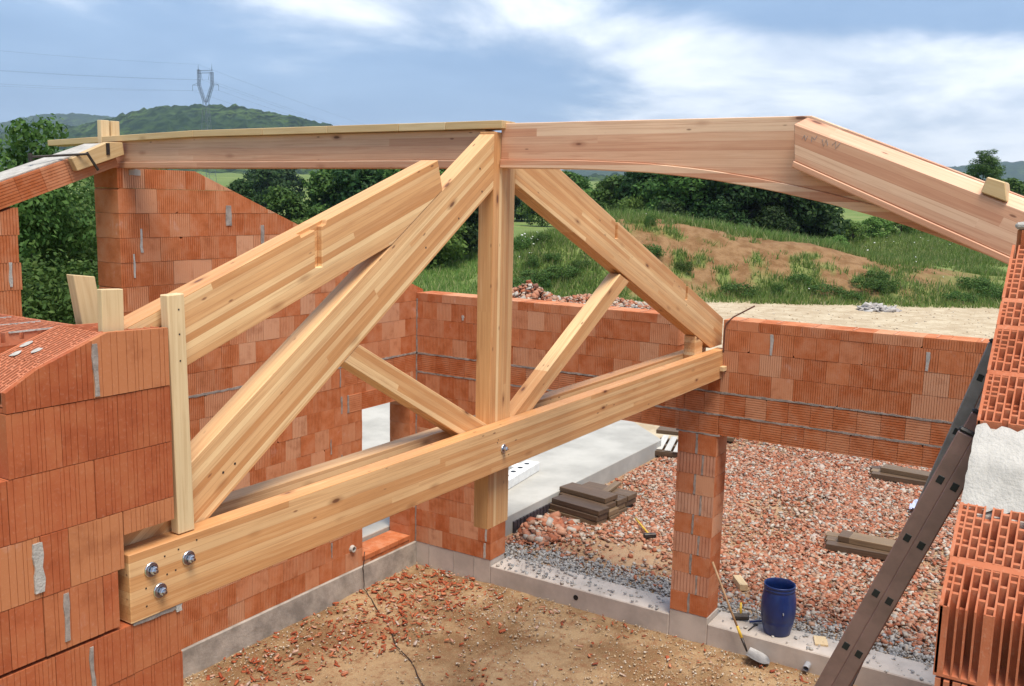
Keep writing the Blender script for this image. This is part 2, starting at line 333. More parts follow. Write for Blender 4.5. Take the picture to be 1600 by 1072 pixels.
def height(s, d):
    s = np.asarray(s, float); d = np.asarray(d, float)
    ang = np.where(d > 1, s/np.maximum(d, 1), 0); px = 800+FPX*np.clip(ang, -3, 3)
    z = -.42+.0*s
    z = z + np.interp(d, [0, 66, 100, 150, 200, 300, 600, 1000, 2000, 6000], [0, 0, 1.6, 2.0, 3.2, 5.6, 17, 30, 40, 60])
    z = z - 2.2*sstep(-5, -16, s)*sstep(120, 45, d)*sstep(9, 14, d-s*0)          # falls away beyond the gable
    z = z + sstep(18, 45, s)*sstep(58, 75, d)*sstep(150, 110, d)*.9
    # earth mound
    mp = 800+FPX*s/60.0; mh = np.interp(mp, MX, MZ)
    f = sstep(52.5, 61.5, d+1.5*(fbm(s*.18, d*.18, 3)-.5))*sstep(92, 66, d)
    z = np.where((d > 45) & (d < 110), z + np.maximum(0, mh-np.interp(d, [0, 66, 100], [-.42, -.42, 1.2]))*f, z)
    rough = (fbm(s*.55, d*.55, 8)-.47)*.55
    z = z + rough*sstep(50, 58, d)*sstep(130, 100, d)*np.clip(mh/2, .25, 1)
    # wooded hill, far ridges
    inf = sstep(900, 1750, d)*sstep(3600, 2300, d)
    hz = 5+(yh(px)-np.interp(px, HX, HY))/FPX*1800
    z = z + np.maximum(0, hz-40)*np.where(ang > -1.5, 1, .3)*inf*np.where(np.abs(ang) < 3, 1, 0)
    inf2 = sstep(2600, 4200, d)
    fz = 5+(yh(px)-np.interp(px, FX, FY))/FPX*4200
    z = z + np.maximum(0, fz-55)*inf2
    wood = sstep(700, 1000, d)
    z = z + wood*(fbm(s/12.0, d/26.0, 21, 4)-.55)*20 + (fbm(s/190.0, d/190.0, 31, 3)-.6)*16*sstep(700, 1500, d)
    return z
def terrain():
    fine = np.linspace(-.85, .85, 620); side = np.linspace(.85, math.pi, 26)[1:]
    th = np.concatenate([-side[::-1], fine, side])
    d = np.concatenate([np.linspace(.5, 20, 12), np.linspace(22, 50, 14), np.linspace(50.6, 100, 84), np.geomspace(102, 800, 46), np.geomspace(830, 6500, 92)])
    T, R = np.meshgrid(th, d); s = R*np.sin(T)/np.where(np.abs(T) < .9, np.cos(T), 1); dd = np.where(np.abs(T) < .9, R, R*np.cos(T))
    sF = np.where(np.abs(T) < .9, R*np.tan(np.clip(T, -.9, .9)), R*np.sin(T)); s = sF
    z = height(s, dd)
    z = np.where(np.abs(T) > .9, np.where(R < 100, -.42, -.42+(R-100)*.02), z)
    u = FH.x*dd+RH.x*s; v = FH.y*dd+RH.y*s
    V = np.stack([u, v, z], -1).reshape(-1, 3); n, k = len(d), len(th)
    i = np.arange(n-1)[:, None]*k + np.arange(k)[None, :]; j = np.arange(n-1)[:, None]*k + ((np.arange(k)+1) % k)[None, :]
    Q = np.stack([i, i+k, j+k, j], -1).reshape(-1, 4)[:, ::-1]
    me = fast_mesh('terrain', V, Q, True)
    # zone weights: soil on the mound face, sandy track, forest
    mp = 800+FPX*s/60.0
    nz = fbm(s*.25, dd*.25, 5, 4); nz2 = fbm(s*.9, dd*.5, 15, 3)
    sand = sstep(53.6, 52.0, dd+1.6*(nz2-.5))*np.where(np.abs(T) < .9, 1, 1)*sstep(-3.5, -1, s)
    soil = sstep(52.5, 54, dd)*sstep(75, 66, dd)*sstep(1.5, 4, s)*sstep(30, 24, s)
    soil = soil*np.where(mp < 960, sstep(.50, .58, nz), np.where(mp > 1330, sstep(.32, .46, nz), sstep(.22, .36, nz)))*(1-.85*sstep(.52, .60, fbm(s*.8, dd*.8, 44, 3)))*(1-.5*sstep(56, 53, dd))
    path = sstep(60.5, 61.5, dd+.06*s)*sstep(66, 65, dd+.06*s)*sstep(8, 10, s)*sstep(34, 25, s)*(.55+.45*sstep(.40, .5, fbm(s*.5, dd*1.5, 77, 3)))
    wood = np.clip(sstep(760, 900, dd), 0, 1)
    for nm, a in (('sand', sand), ('soil', np.clip(soil+path, 0, 1)), ('wood', wood)):
        at = me.attributes.new(nm, 'FLOAT', 'POINT'); at.data.foreach_set('value', a.astype(np.float32).ravel())
    m, t, b = mat('ground_cover'); tc = t.new('ShaderNodeTexCoord'); P = tc.outputs['Object']
    def A(nm): q = t.new('ShaderNodeAttribute', attribute_name=nm); return q.outputs['Fac']
    n1 = t.noise(P, .09, 5, .6); n2 = t.noise(P, 1.3, 5, .65); n3 = t.noise(P, .012, 4, .55); n4 = t.noise(P, 7, 4, .6)
    g = t.mix(t.smooth(n1, .35, .65), (.11, .18, .04), (.20, .235, .08)); g = t.mix(t.math('MULTIPLY', t.smooth(n2, .45, .7), .5), g, (.25, .25, .10))
    g = t.mix(t.smooth(n3, .42, .6), g, (.135, .185, .055))
    sa = t.mix(t.smooth(n2, .35, .68), (.41, .32, .215), (.54, .455, .325)); sa = t.mix(t.math('MULTIPLY', t.smooth(n4, .5, .7), .4), sa, (.34, .24, .15))
    so = t.mix(t.smooth(n2, .35, .65), (.17, .09, .04), (.26, .155, .078)); so = t.mix(t.math('MULTIPLY', t.smooth(n1, .5, .65), .5), so, (.13, .06, .03))
    fo = t.mix(t.smooth(t.noise(P, .045, 6, .7), .42, .60), (.004, .014, .005), (.062, .105, .026)); fo = t.mix(t.math('MULTIPLY', t.smooth(t.noise(P, .006, 3, .5), .45, .6), .6), fo, (.012, .032, .014))
    c = t.mix(A('soil'), g, so); c = t.mix(A('sand'), c, sa); c = t.mix(A('wood'), c, fo)
    t.l.new(c, b.inputs['Base Color']); b.inputs['Roughness'].default_value = .95; b.inputs['Specular IOR Level'].default_value = .1
    bump(t, b, t.math('ADD', n2, n4), .5, .08)
    o = link('terrain', me, m); tag(o, kind='structure'); return o
terrain()
def gz(s, d): return float(height(np.array([s]), np.array([d]))[0])

# ------------------------------------------------------------------ the building site
UB, VL = 10.52, 8.262            # inner faces of back wall and gable wall
TH = .375
def sheet(name, poly, z, m, kind='structure', th=0):
    V = [(p[0], p[1], z) for p in poly]; F = [tuple(range(len(poly)))]
    me = new_mesh(name, V, F); o = link(name, me, m); tag(o, kind=kind); return o
# bumpy dirt floor indoors
def patch(name, u0, u1, v0, v1, z, step, amp, m, sc=1.2):
    nu, nv = int((u1-u0)/step)+1, int((v1-v0)/step)+1
    U, Vv = np.meshgrid(np.linspace(u0, u1, nu), np.linspace(v0, v1, nv)); Zz = z+(fbm(U*sc+40, Vv*sc+70, 2, 4)-.47)*amp
    i = np.arange(nv-1)[:, None]*nu+np.arange(nu-1)[None, :]; Q = np.stack([i, i+1, i+1+nu, i+nu], -1).reshape(-1, 4)
    o = link(name, fast_mesh(name, np.stack([U, Vv, Zz], -1).reshape(-1, 3), Q, True), m); tag(o, kind='structure'); return o
def dirt_mat(name, a, b_, c_, s1=.9):
    m, t, b = mat(name); tc = t.new('ShaderNodeTexCoord'); P = tc.outputs['Object']
    n1 = t.noise(P, s1, 5, .6); n2 = t.noise(P, 9, 5, .65); n3 = t.noise(P, 60, 3, .6)
    c = t.mix(t.smooth(n1, .35, .65), a, b_); c = t.mix(t.math('MULTIPLY', t.smooth(n2, .45, .7), .6), c, c_); c = t.mix(t.math('MULTIPLY', t.smooth(n3, .55, .7), .5), c, tuple(min(1, q*1.5) for q in b_))
    t.l.new(c, b.inputs['Base Color']); b.inputs['Roughness'].default_value = .95; b.inputs['Specular IOR Level'].default_value = .15
    bump(t, b, t.math('ADD', n2, n3), .6, .02); return m
M_FLOOR = dirt_mat('sandy_floor', (.205, .12, .058), (.40, .275, .155), (.22, .085, .04), 1.3)
M_RUBG = dirt_mat('rubble_ground', (.34, .22, .13), (.42, .28, .17), (.32, .13, .07))
patch('dirt_floor', 2.4, UB, .5, VL, -.345, .06, .075, M_FLOOR, 2.2)
patch('rubble_ground', UB+TH, 34, -6, 7.6, -.15, .2, .12, M_RUBG, .6)
slab_top = .18
slab = [(UB+TH+.03, 7.46), (17.7, 7.46), (18.9, 8.7), (18.7, 10.2), (19.0, 16.5), (9.0, 16.5), (9.0, VL+TH+.02), (UB+TH+.03, VL+TH+.02)]
sb = MB(); n = len(slab)
sb.V = [(p[0], p[1], slab_top) for p in slab]+[(p[0], p[1], -.6) for p in slab]; sb.F = [tuple(range(n))]+[(i, n+i, n+(i+1) % n, (i+1) % n) for i in range(n)]
tag(sb.build('terrace_slab', M_SLAB, None, bevel=.012), kind='structure')

# ------------------------------------------------------------------ bricks
def clip(poly, a, b_, c):
    """keep a*x+b*z<=c"""
    o = []
    for p, q in zip(poly, poly[1:]+poly[:1]):
        dp, dq = a*p[0]+b_*p[1]-c, a*q[0]+b_*q[1]-c
        if dp <= 1e-9: o.append(p)
        if (dp < -1e-9 and dq > 1e-9) or (dp > 1e-9 and dq < -1e-9):
            t = dp/(dp-dq); o.append((p[0]+t*(q[0]-p[0]), p[1]+t*(q[1]-p[1])))
    return o
def poly_area(p): return abs(sum(a[0]*b_[1]-b_[0]*a[1] for a, b_ in zip(p, p[1:]+p[:1])))/2 if len(p) > 2 else 0
CACHE = {}
def brick_mesh(poly, th, ribs, nr, key=None, rd=.005, gap=.24, wob=0):
    k = (tuple((round(a, 3), round(b_, 3)) for a, b_ in poly), round(th, 3), ribs, nr, rd, wob); rw_ = random.Random(wob)
    if k in CACHE: return CACHE[k]
    mb = MB(); x0, x1 = min(p[0] for p in poly), max(p[0] for p in poly); z0, z1 = min(p[1] for p in poly), max(p[1] for p in poly)
    mb.prism(list(poly), rd if ribs else 0, th)
    if ribs == 'v':
        pt = .25/nr; x = 0
        while x < x1-.004:
            px_ = pt*(rw_.choice((.55, .8, 1, 1.3, 1.5)) if wob else 1); xe = x+px_-pt*gap
            if xe > x0+.003:
                q = clip(clip(list(poly), 1, 0, xe), -1, 0, -max(x, x0))
                if poly_area(q) > 1e-5: mb.prism(q, rw_.uniform(0, .0015) if wob else 0, rd)
            x += px_
    elif ribs == 'h':
        pt = .245/nr; z = 0
        while z < z1-.004:
            q = clip(clip(list(poly), 0, 1, z+pt*(1-gap)), 0, -1, -z)
            if poly_area(q) > 1e-5: mb.prism(q, 0, rd)
            z += pt
    me = mb.mesh('brick'); CACHE[k] = me; return me
XV = Matrix(((1, 0, 0, 0), (0, 1, 0, 0), (0, 0, 1, 0), (0, 0, 0, 1)))            # faces -v: x=u, depth=v
XU = Matrix(((0, 1, 0, 0), (-1, 0, 0, 0), (0, 0, 1, 0), (0, 0, 0, 1)))           # faces -u: x=-v, depth=u
def to_px(p):
    q = Vector(p)-Vector((0, 0, HCAM)); z = q.dot(fw)
    return (800+FPX*q.dot(r2)/z, 536-FPX*q.dot(u2)/z) if z > .1 else (9e9, 9e9)
def lay(parent, face, c, x0, x1, z0, courses, hc, L, keep, th=TH, M_=None, first=0, stag=None, ribs=lambda r, x: 'v', nr=9, hidden=None, clips=lambda poly: [poly], rd=.007):
    """lay courses of bricks; keep(poly) -> polygon clipped to the openings, or None"""
    hid = MB(); rot = XV if face == 'v' else XU
    for r in range(courses):
        zb = z0+r*hc; off = (stag[r % len(stag)] if stag else (r % 2)*.5)*L; x = x0-off
        rr = random.Random(r*77+first)
        while x < x1-.01:
            Lb = L; a, b_ = max(x, x0), min(x+Lb, x1); x += Lb
            if b_-a < .02: continue
            rect = [(a+.0018, zb+.0012), (b_-.0018, zb+.0012), (b_-.0018, zb+hc-.002), (a+.0018, zb+hc-.002)]
            for poly in keep(rect):
                if poly_area(poly) < .0012: continue
                if rr.random() < .22:                           # a knocked-off corner
                    cx_, cz_ = rr.choice(poly); e = rr.uniform(.006, .026); mx_, mz_ = sum(p[0] for p in poly)/len(poly), sum(p[1] for p in poly)/len(poly)
                    nx, nz = (1 if cx_ > mx_ else -1)*rr.uniform(.5, 1), (1 if cz_ > mz_ else -1)*rr.uniform(.5, 1)
                    q = clip(poly, nx, nz, nx*cx_+nz*cz_-e*.8)
                    if len(q) > 2: poly = q
                px0 = min(p[0] for p in poly); pz0 = min(p[1] for p in poly)
                loc = [(p[0]-px0, p[1]-pz0) for p in poly]
                rb = ribs(r, px0); jit = rr.uniform(-.0025, .0025)
                org = Vector((px0, c+jit, pz0)) if face == 'v' else Vector((c+jit, -px0, pz0))
                if rb == 'v' and rr.random() < .33: rb2, rdd = 'v', .0022
                else: rb2, rdd = rb, rd
                ctr = org+(rot.to_3x3() @ Vector((.12, 0, .12)))
                if hidden and hidden(ctr):
                    i = len(hid.V); q = MB().prism(loc, 0, th); m4 = Matrix.Translation(org) @ rot
                    hid.V += [tuple(m4 @ Vector(p)) for p in q.V]; hid.F += [tuple(i+k for k in f) for f in q.F]; continue
                link('brick', brick_mesh(loc, th, rb2, nr, rd=rdd), M_ or M_BRICK, parent, Matrix.Translation(org) @ rot)
    if hid.V: tag(hid.build('brick_backing', M_ or M_BRICK, parent), kind='stuff')
def strip(parent, face, c, x0, x1, z0, z1, proud=.004, m=None, name='mortar_joint', depth=.05, ragged=True):
    """a smear or bed of mortar with an uneven outline, slightly proud of the wall face"""
    n = max(3, int(max(x1-x0, z1-z0)/.05)); mb = MB(); horiz = (x1-x0) > (z1-z0); P = []
    for k in range(n+1):
        t = k/n; j = random.uniform(-.006, .006) if ragged else 0
        P.append((x0+(x1-x0)*t, z0+j) if horiz else (x0+j, z0+(z1-z0)*t))
    for k in range(n, -1, -1):
        t = k/n; j = random.uniform(-.006, .006) if ragged else 0
        P.append((x0+(x1-x0)*t, z1+j) if horiz else (x1+j, z0+(z1-z0)*t))
    mb.prism(P, -proud, depth); rot = XV if face == 'v' else XU
    org = Vector((0, c, 0)) if face == 'v' else Vector((c, 0, 0))
    return mb.build(name, m or M_MORTAR, parent, mat4=Matrix.Translation(org) @ rot)
HC = .2475
# --- back wall: coordinates x=-v
bw = thing('brick_wall', 'orange brick wall with a long lintel over the wide opening and stepped pocket for the truss', 'wall', (UB, 4, 0))
def keep_back(rect):
    a = min(p[0] for p in rect); b_ = max(p[0] for p in rect); zb = min(p[1] for p in rect); zt = max(p[1] for p in rect)
    R = []
    segs = [(-VL, -4.27), (-4.27, -3.725), (-3.725, 6.0)]
    for (s0, s1) in segs:
        q = clip(clip(list(rect), 1, 0, s1), -1, 0, -s0)
        if len(q) < 3: continue
        if s0 == -4.27: q = clip(q, 0, 1, 2.97)
        if zt < 2.30 and len(q) > 2: q = clip(q, 1, 0, -6.92)
        if len(q) > 2 and poly_area(q) > .001: R.append(q)
    return R
rows = 11
lay(bw, 'u', UB, -VL, -.05, 0, 9, HC, .25, keep_back, stag=[0, .5], nr=10)
# lintel courses with level grooves, separated by thicker beds
lay(bw, 'u', UB, -6.92, -.05, 2.30, 1, .235, .25, keep_back, stag=[.2], ribs=lambda r, x: 'h', nr=9, rd=.011)
lay(bw, 'u', UB, -VL, -6.92, 2.2275, 1, .3075, .25, keep_back, stag=[.3], nr=10)
lay(bw, 'u', UB, -VL, -.05, 2.555, 1, .25, .25, keep_back, stag=[.6], ribs=lambda r, x: 'h', nr=9, rd=.011)
lay(bw, 'u', UB, -VL, -.05, 2.825, 3, .2475, .25, keep_back, stag=[.45, .05, .55], nr=10)
lay(bw, 'u', UB, -VL, -.05, 3.5675, 1, .115, .25, keep_back, stag=[.2], nr=10)
strip(bw, 'u', UB, -VL, -.05, 2.535, 2.556, .003); strip(bw, 'u', UB, -VL, -.05, 2.805, 2.826, .004)
strip(bw, 'u', UB, -4.25, -3.7, 2.282, 2.301, .004, depth=.3)
for (xx, za, zb_) in ((-3.15, 3.32, 3.56), (-1.5, 3.33, 3.53), (-7.02, .01, .23), (-7.0, .26, .47), (-7.45, 3.35, 3.42)):
    strip(bw, 'u', UB, xx-.017, xx+.017, za, zb_, .004, M_MORTARW)
strip(bw, 'u', UB, -VL+.0, -VL+.022, 0, 3.6, .004)
for k in range(16):                                       # pale dabs on the wall top
    x = -6.9+k*.42
    if -4.35 < x < -3.65: continue
    mb = MB().box(-.008, .008, .03+.05*random.random(), .33, 0, .004); mb.build('mortar_dab', M_BRICKP, bw, mat4=Matrix.Translation((UB, -x, 3.6825)) @ XU)
# --- column
cw = thing('brick_column', 'slim square brick column carrying the lintel beside the blue barrel', 'column', (UB, 4, 0))
for r in range(9):
    zb = .0+r*.2535; smooth_ = r % 2 == 0
    for (a, b_) in (((-4.218, -3.99), (-3.965, -3.735)) if smooth_ else ((-4.218, -3.90), (-3.88, -3.735))):
        q = [(0, .001), (b_-a, .001), (b_-a, .251), (0, .251)]
        link('brick', brick_mesh(q, TH, 'v', 9 if smooth_ else 6, rd=.002 if smooth_ else .008), M_BRICK if smooth_ else M_BRICKP, cw, Matrix.Translation((UB+random.uniform(-.003, .003), -a, zb)) @ XU)
    strip(cw, 'u', UB, (-3.99 if smooth_ else -3.90)-.001, (-3.965 if smooth_ else -3.88)+.001, zb+.005, zb+.248, .003)
    # ribs on the flank
    mb = MB()
    for k in range(9): mb.box(.01+k*.04, .01+k*.04+.03, -.005, .0, zb+.004, zb+.249)
    m4 = Matrix(((1, 0, 0, UB), (0, 1, 0, 3.735), (0, 0, 1, 0), (0, 0, 0, 1))); mb.build('flank_ribs', M_BRICK, cw, mat4=m4)
# --- gable wall (left): x=u
gw = thing('brick_wall', 'tall gable brick wall with a narrow window at the back of the room', 'wall', (8, VL, 0))
def rake(poly): return clip(clip(poly, .385, 1, 5.25+.385*6.69), 0, 1, 5.235)
def keep_gable(rect):
    out_ = []
    q = rake(list(rect))
    if len(q) < 3: return []
    # window u 9.36..9.91, z .43..2.19
    zt = max(p[1] for p in rect); zb = min(p[1] for p in rect)
    parts = [q]
    if zb < 2.42:
        top = 2.42
        parts = []
        l = clip(q, 1, 0, 9.36); r_ = clip(q, -1, 0, -10.39); mid = clip(clip(q, -1, 0, -9.36), 1, 0, 10.39)
        for p in (l, r_):
            if len(p) > 2: parts.append(p)
        if len(mid) > 2:
            lo = clip(mid, 0, 1, .055); hi = clip(mid, 0, -1, -2.42)
            for p in (lo, hi):
                if len(p) > 2: parts.append(p)
    return parts
def hid_g(p):
    x, y = to_px(p); return (x < 268 and y > 470) or x < 130
lay(gw, 'v', VL, 5.797, UB+TH, .0, 11, .2555, .25, keep_gable, stag=[.1, .6, .3, .85, .4], nr=10, hidden=hid_g, ribs=lambda r, x: 'h' if (r == 10 and x > 9.0) else 'v')
lay(gw, 'v', VL, 5.797, UB+.16, 2.83, 10, .2455, .25, keep_gable, stag=[.5, .1, .62, .2, .75], nr=10, hidden=hid_g)
for k, x in enumerate((9.10, 9.35, 9.6, 9.85, 10.1)):            # window lintel blocks with level grooves
    link('lintel_block', brick_mesh([(0, 0), (.247, 0), (.247, .232), (0, .232)], TH-.02, 'h', 9), M_BRICK, gw, Matrix.Translation((x, VL-.006, 2.19)))
strip(gw, 'v', VL, 5.8, UB, 2.809, 2.832, .004)
strip(gw, 'v', VL, 9.07, 9.10, 2.19, 2.43, .008)
sill = MB()
for k in range(4): sill.box(9.365+k*.255, 9.365+k*.255+.25, .0, TH, .057, .125)
sill.build('window_sill', M_BRICK, gw, bevel=.004, mat4=Matrix.Translation((0, VL-.012, 0)))
for (x, za, zb_, ww) in ((6.03, 4.40, 4.64, .03), (5.94, 4.15, 4.39, .024), (7.13, 4.66, 4.88, .075), (7.63, 4.42, 4.66, .05), (8.9, .9, 1.12, .02), (8.72, 1.17, 1.4, .02), (8.95, 1.42, 1.65, .02), (8.75, 1.7, 1.9, .02), (8.95, 2.2, 2.43, .025), (8.93, 2.56, 2.8, .02), (8.75, .3, .5, .02), (5.93, 5.17, 5.225, .13)):
    strip(gw, 'v', VL, x, x+ww, za, zb_, .004, M_MORTARW if x < 7 else M_MORTAR)
# short pier left of the doorway, under the sloping lintel
pier = thing('brick_pier', 'brick pier at the edge of the picture under the low end of the sloping lintel', 'pier', (4.2, VL, 2))
lay(pier, 'v', VL, 3.9, 4.79, 1.9, 12, .2455, .25, lambda q: [clip(q, -.36, 1, 4.86-.36*4.79)] if len(clip(q, -.36, 1, 4.86-.36*4.79)) > 2 else [], stag=[.5, .1], nr=9, hidden=lambda p: to_px(p)[1] > 510)
for (za, zb_) in ((4.14, 4.36), (3.65, 3.87)): strip(pier, 'v', VL, 4.67, 4.70, za, zb_, .004, M_MORTARW)
# sloping lintel of grooved U blocks
ll = thing('brick_lintel', 'sloping brick lintel of grooved blocks with white mortar along its top', 'lintel', (4.7, VL, 5))
ang = math.atan(.36); L0 = 3.6
for k in range(9):
    u0 = L0+k*.262*math.cos(ang); z0 = 5.262-.36*(5.835-u0)
    if u0 > 5.7: break
    W_ = min(.259, (5.835-u0)/math.cos(ang))
    link('brick', brick_mesh([(0, 0), (W_, 0), (W_, .215), (0, .215)], TH, 'h', 9), M_BRICK, ll, Matrix.Translation((u0, VL-.004+random.uniform(-.002, .002), z0)) @ Matrix.Rotation(-ang, 4, 'Y'))
mb = MB().box(0, 2.32, .015, TH-.015, .213, .236); mb.build('mortar_cap', M_MORTARW, ll, bevel=.006, mat4=Matrix.Translation((L0, VL, 5.262-.36*(5.835-L0))) @ Matrix.Rotation(-ang, 4, 'Y'))

# --- plinth: concrete footing under the walls
pl = thing('concrete_plinth', 'grey concrete footing running under the walls and across the wide opening', 'footing', (UB, 4, -.3))
MB().box(UB+.006, UB+TH, 6.925, VL+.36, -.6, .0).build('plinth_block', M_CONC, pl, bevel=.01)
MB().box(UB+.0, UB+TH+.1, 4.225, 6.92, -.6, -.078).build('sill_beam', M_CONC, pl, bevel=.012)
MB().box(UB+.003, UB+TH, 3.725, 4.224, -.6, -.002).build('column_base', M_CONC, pl, bevel=.01)
MB().box(UB+.0, UB+TH+.1, -1.5, 3.724, -.6, -.078).build('sill_beam', M_CONC, pl, bevel=.012)
MB().box(4.5, UB+.004, VL-.03, VL+.30, -.6, -.002).build('plinth_block', M_OLDC, pl, bevel=.01)
for v_ in (8.0, 7.55, 7.2): MB().box(UB-.001, UB+.008, v_-.004, v_+.004, -.4, -.004).build('form_seam', M_OLDC, pl)
# painted drain disc and pipes
hp = MB(); hp.lathe([(.0, .0), (.036, .0), (.036, .003), (.0, .003)], 18); hp.build('painted_drain_hole', M_BLACK, pl, mat4=Matrix.Translation((UB-.004, 5.55, -.20)) @ Matrix.Rotation(math.pi/2, 4, 'Y'))  # flat black disc on the face, painted for the dark inside of a hole
pg = MB().lathe([(.030, .1), (.030, -.10), (.038, -.10), (.038, .1)], 18); tag(pg.build('drain_pipe', M_GREYP, None, smooth=False, mat4=Matrix.Translation((UB+.01, 2.49, -.235)) @ Matrix.Rotation(math.radians(78), 4, 'Y')), 'short grey plastic pipe poking out of the low concrete footing', 'pipe')
pq = MB().lathe([(.030, .1), (.030, -.03), (.042, -.03), (.052, .012), (.06, .02)], 18); tag(pq.build('pipe_sleeve', M_MORTARW, None, mat4=Matrix.Translation((9.15, VL-.01, .30)) @ Matrix.Rotation(-math.pi/2, 4, 'X')), 'white pipe sleeve set in the gable wall just below the truss', 'pipe')

# ------------------------------------------------------------------ hollow brick tops
def perforated(Lx, Ty, n_col, n_hole, depth, web=.0045, shear=0., small=2, jag=0., open0=False):
    """open clay lattice: x along the wall, y across; top at z=0 (plus shear*x)"""
    k = ('perf', round(Lx, 3), Ty, n_col, n_hole, depth, web, round(shear, 3), small, open0)
    if k in CACHE: return CACHE[k]
    mb = MB(); p = Ty/n_col; hp_ = Lx/n_hole; rr = random.Random(5)
    for c in range(n_col+1):
        y = c*p; w_ = web*1.4 if c in (0, n_col) else web*.75
        y0, y1 = (0, 2*w_) if c == 0 else ((Ty-2*w_, Ty) if c == n_col else (y-w_, y+w_))
        mb.box(0, Lx, y0, y1, -depth, 0, nobottom=True)
    for c in range(n_col):
        y0, y1 = c*p+web*.8, (c+1)*p-web*.8
        if c < small: xs = [i*hp_*.55 for i in range(int(Lx/(hp_*.55))+1)]
        else: xs = [0]+[(i+.5*(c % 2))*hp_ for i in range(n_hole+1)]+[Lx]
        for x in sorted(set(round(min(q, Lx), 5) for q in xs)):
            if open0 and x < hp_*.6 and c % 5: continue
            x += rr.uniform(-.004, .004) if .01 < x < Lx-.01 else 0; a, b_ = max(0, x-web*.8), min(Lx, x+web*.8)
            if b_-a > .002: mb.box(a, b_, y0, y1, -depth, -.0005-(rr.random()*.004 if rr.random() < .85 else .02+.03*rr.random()), nobottom=True)
    mb.box(0, Lx, 0, Ty, -depth-.01, -depth)
    if shear: mb.V = [(x, y, z+shear*x) for x, y, z in mb.V]
    me = mb.mesh('brick'); CACHE[k] = me; return me
# --- near wall stub (carries the truss)
VN = 3.722
nw = thing('brick_wall', 'brick wall stub holding the near end of the timber truss with its hollow top showing', 'wall', (2.4, VN, 3))
NJ = [2.46, 2.735, 3.0, 3.272, 3.545, 3.82, 4.095]
def near_row(z0, z1, cuts, tops=None, th=TH, uend=2.86):
    for a, b_ in zip(cuts, cuts[1:]):
        q = [(0, .0015), (b_-a-.003, .0015), (b_-a-.003, z1-z0-.002), (0, z1-z0-.002)]
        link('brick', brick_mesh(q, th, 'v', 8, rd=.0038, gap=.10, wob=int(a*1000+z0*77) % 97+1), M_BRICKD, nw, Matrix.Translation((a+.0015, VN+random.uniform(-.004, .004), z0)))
near_row(3.82, 4.095, [2.055, 2.293, 2.568, 2.855])
near_row(3.545, 3.82, [1.77, 2.03, 2.44, 2.852] if False else [1.60, 1.87, 2.045, 2.44, 2.852])
near_row(3.43, 3.545, [2.572, 2.852], th=.10)                                 # cut piece above the pocket
near_row(3.272, 3.545, [1.64, 1.90, 2.17, 2.30, 2.568])
near_row(3.0, 3.272, [1.6, 1.76, 2.02, 2.03+.14, 2.455, 2.532])
near_row(2.735, 2.985, [1.62, 1.89, 2.21, 2.60, 2.87])
near_row(2.46, 2.735, [1.55, 1.80, 2.08, 2.45, 2.875]); near_row(2.19, 2.46, [1.6, 1.9, 2.2, 2.5, 2.87])
MB().box(1.5, 2.86, VN+.03, VN+TH-.01, -.4, 2.19).build('brick_backing', M_BRICKD, nw)['kind'] = 'stuff'
MB().box(2.575, 2.85, VN+.32, VN+TH, 2.985, 4.09).build('brick_backing', M_BRICKD, nw)['kind'] = 'stuff'
# top course with raked cut: two profile pieces in front, lattice on top
prof = [(2.06, 4.183), (2.20, 4.262), (2.41, 4.338), (2.53, 4.383), (2.85, 4.372)]
for a, b_ in ((2.06, 2.452), (2.452, 2.85)):
    tp = [p for p in prof if a-1e-6 <= p[0] <= b_+1e-6]; zi = lambda x: float(np.interp(x, [p[0] for p in prof], [p[1] for p in prof]))
    poly = [(a, 4.097), (b_-.002, 4.097), (b_-.002, zi(b_))]+[p for p in tp[::-1] if a < p[0] < b_-.01]+[(a, zi(a))]
    loc = [(x-a, z-4.097) for x, z in poly]
    link('brick', brick_mesh(loc, .028, 'v', 8, rd=.0038, gap=.10, wob=int(a*100) % 50+3), M_BRICKD, nw, Matrix.Translation((a, VN+random.uniform(-.002, .002), 4.097)))
    loc2 = [(x, z-.07 if z > .05 else z) for x, z in loc]
    link('brick', brick_mesh(loc2, TH-.03, None, 8), M_BRICKD, nw, Matrix.Translation((a, VN+.031, 4.097)))
for (a, b_) in ((2.06, 2.25), (2.25, 2.53)):
    za, zb_ = zi(a), zi(b_); link('brick', perforated(b_-a-.004, TH-.03, 14, 5, .05, shear=(zb_-za)/(b_-a)), M_BRICKH, nw, Matrix.Translation((a, VN+.03, za)))
link('brick', perforated(.32, TH-.03, 8, 4, .05, shear=-.03, web=.005), M_BRICKH, nw, Matrix.Translation((2.532, VN+.03, 4.379)))
for (x, za, zb_, ww, m_) in ((2.452, 4.105, 4.34, .022, M_MORTAR), (2.135, 3.30, 3.52, .042, M_MORTARW), (2.262, 3.035, 3.255, .022, M_MORTAR), (2.37, 2.74, 2.96, .02, M_MORTAR), (2.84, 2.955, 2.99, .03, M_MORTARW)):
    strip(nw, 'v', VN, x, x+ww, za, zb_, .007, m_)
strip(nw, 'v', VN, 2.60, 2.87, 2.972, 2.992, .004, M_MORTAR, depth=.3)
for (x, y) in ((2.32, .20), (2.27, .28), (2.35, .33)): 
    mb = MB(); P = [(x+.028*math.cos(t)*random.uniform(.6, 1.2), .012*random.random()+0, .022*math.sin(t)) for t in np.linspace(0, 6.28, 9)[:-1]]
    i = 0; mb.V = [(p[0], VN+y+p[2], float(np.interp(p[0], [q[0] for q in prof], [q[1] for q in prof]))+.004) for p in P]+[(x, VN+y, float(np.interp(x, [q[0] for q in prof], [q[1] for q in prof]))+.012)]
    mb.F = [(k, (k+1) % 8, 8) for k in range(8)]; mb.build('mortar_dab', M_MORTARW, nw)
